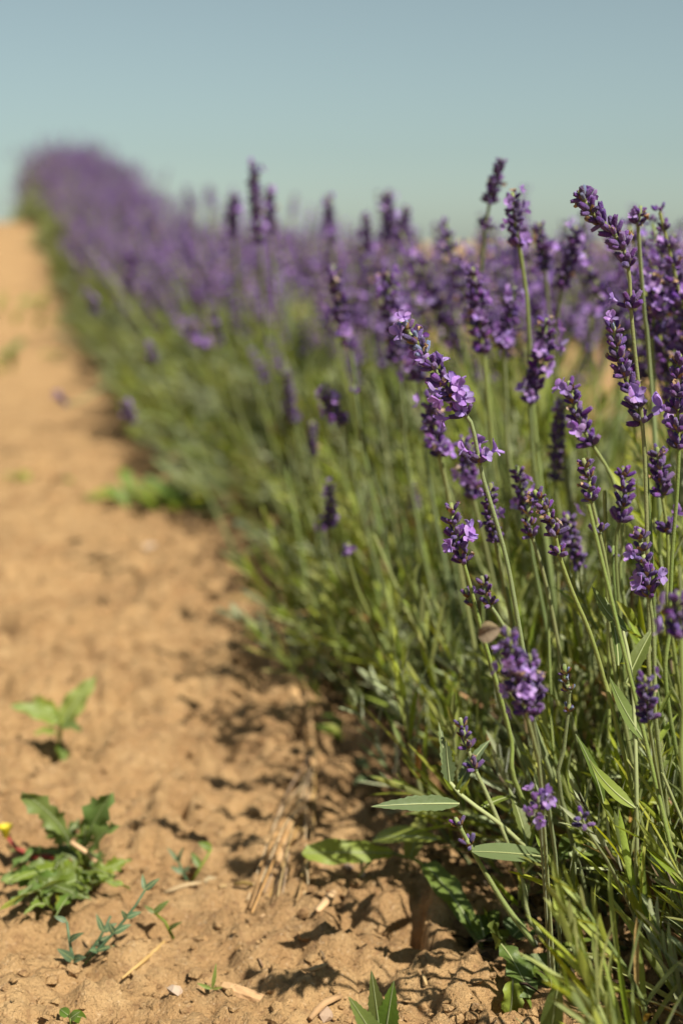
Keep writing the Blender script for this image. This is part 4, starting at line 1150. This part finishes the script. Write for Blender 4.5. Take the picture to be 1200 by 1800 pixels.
def stick(label, a, b_, r0, mt, name, up=.002, cat='straw', group=None, flat=1.0):
    pa, pb = gp(*a), gp(*b_); pa.z += up; pb.z += up
    mb = MB(); c0 = pa.lerp(pb, .5)
    mid = c0 + V((0, 0, .0015)) + (pb - pa).cross(V((0, 0, 1))).normalized() * (pb - pa).length * .05
    pts = spline([pa - c0, mid - c0, pb - c0], .004)
    tube(mb, pts, [r0 * (.55 + 1.0 * math.sin(math.pi * (i + 1) / (len(pts) + 1))) for i in range(len(pts))], 6, 0, True, .15)
    o = obj(name, mb.mesh(name, [mt], mt != 'chip'), None, c0); tag(o, label, cat, group)
    if mt == 'chip': o.scale.z = .55; o.data.vertices.foreach_set('co', np.array([c_ * (1 + rnd.uniform(-.012, .012)) + rnd.uniform(-.0004, .0004) for v_ in o.data.vertices for c_ in v_.co], np.float32))
    return o
stick('pale wood chip lying on the soil at the bottom left', (395, 1745), (465, 1770), .0024, 'chip', 'wood_chip', .001, 'wood chip')
stick('pale splinter standing out at the upper end of the frayed dry root', (516, 1232), (545, 1285), .0035, 'chip', 'wood_splinter', .006, 'wood splinter')
stick('short pale straw lying right of the frayed root on sunny soil', (558, 1655), (588, 1600), .0016, 'straw', 'straw_piece')
stick('long thin straw near the bottom edge left of the serrated leaves', (600, 1765), (545, 1800), .0011, 'straw', 'straw_piece')
stick('thin straw crossing the soil left of the bottom serrated leaves', (545, 1755), (600, 1715), .0010, 'straw', 'straw_piece')
stick('thin pale straw lying between the seedlings and the grass seedling', (215, 1735), (300, 1660), .0008, 'straw', 'straw_piece')
stick('flat brown straw lying below the dark round leaved sprig', (290, 1590), (355, 1575), .0008, 'straw', 'straw_piece')
stick('orange brown straw scrap right of the pale stone', (412, 1590), (445, 1583), .0007, 'dry', 'straw_piece')
rr = random.Random(31)
for i in range(8):
    x, y = rr.uniform(380, 760), rr.uniform(1560, 1790); a = rr.uniform(-.9, .9) + (1.57 if rr.random() < .3 else 0); l_ = rr.uniform(12, 26)
    stick('thin scrap of dry straw scattered on the near soil', (x, y), (x + math.cos(a) * l_, y + math.sin(a) * l_ * .6), rr.uniform(.0003, .0006), rr.choice(['straw', 'dry']), 'straw_scrap', .0015, 'straw', 'straw scraps on the near soil')
def pebble(label, px, py, s, mt='stone', group=None, seed=0):
    p = gp(px, py); r_ = random.Random(seed)
    import bmesh
    bm = bmesh.new(); bmesh.ops.create_icosphere(bm, subdivisions=1, radius=s)
    for v in bm.verts:
        n_ = .55 + .75 * float(vnoise(np.array([v.co.x / s * 1.2 + seed]), np.array([v.co.y / s * 1.2 + v.co.z / s]), seed)[0] + .4)
        v.co = v.co * n_; v.co.z *= .6; v.co.x *= 1.25
    me = bpy.data.meshes.new('pebble'); bm.to_mesh(me); bm.free(); me.materials.append(M[mt])
    me.polygons.foreach_set('use_smooth', np.full(len(me.polygons), False))
    o = obj('pebble', me, None, p + V((0, 0, s * .05))); o.rotation_euler.z = r_.uniform(0, 6); tag(o, label, 'pebble', group); return o
pebble('pale angular stone beside the dark round leaved sprig', 372, 1566, .0046, seed=1)
pebble('pale grey stone left of the wood chip near the bottom edge', 308, 1772, .0048, seed=2)
pebble('smooth pale stone at the bottom edge left of the serrated leaves', 572, 1788, .0052, seed=3)
pebble('small light stone far up the path', 262, 972, .009, seed=4)
for i in range(16):
    pebble('small soil coloured stone lying loose on the path', rr.uniform(20, 700), rr.uniform(1150, 1780), rr.uniform(.0015, .0035), rr.choice(['stone', 'soil', 'soil']), 'small loose stones on the path', seed=10 + i)

# withered brown scrap caught by the near spike
c = P(858, 1112, .52)
o = thing('withered_leaf', 'small blurred brown withered leaf touching the big near purple spike', 'withered leaf', c)
mb = MB()
v, f, _ = blade(V((-.005, 0, -.002)), V((.006, 0, .002)), .008, V((.2, -1, .3)), droop=.15, fold=.6, seg=8, shape='ovate'); mb.add(v, f, 0)
v, f, _ = blade(V((-.004, .001, .0)), V((.006, .001, .001)), .006, V((.2, -.4, 1)), droop=.2, fold=.6, seg=8, shape='ovate'); mb.add(v, f, 0)
obj('blade', mb.mesh('blade', ['wood']), o); o.scale = (.8, .8, .8)
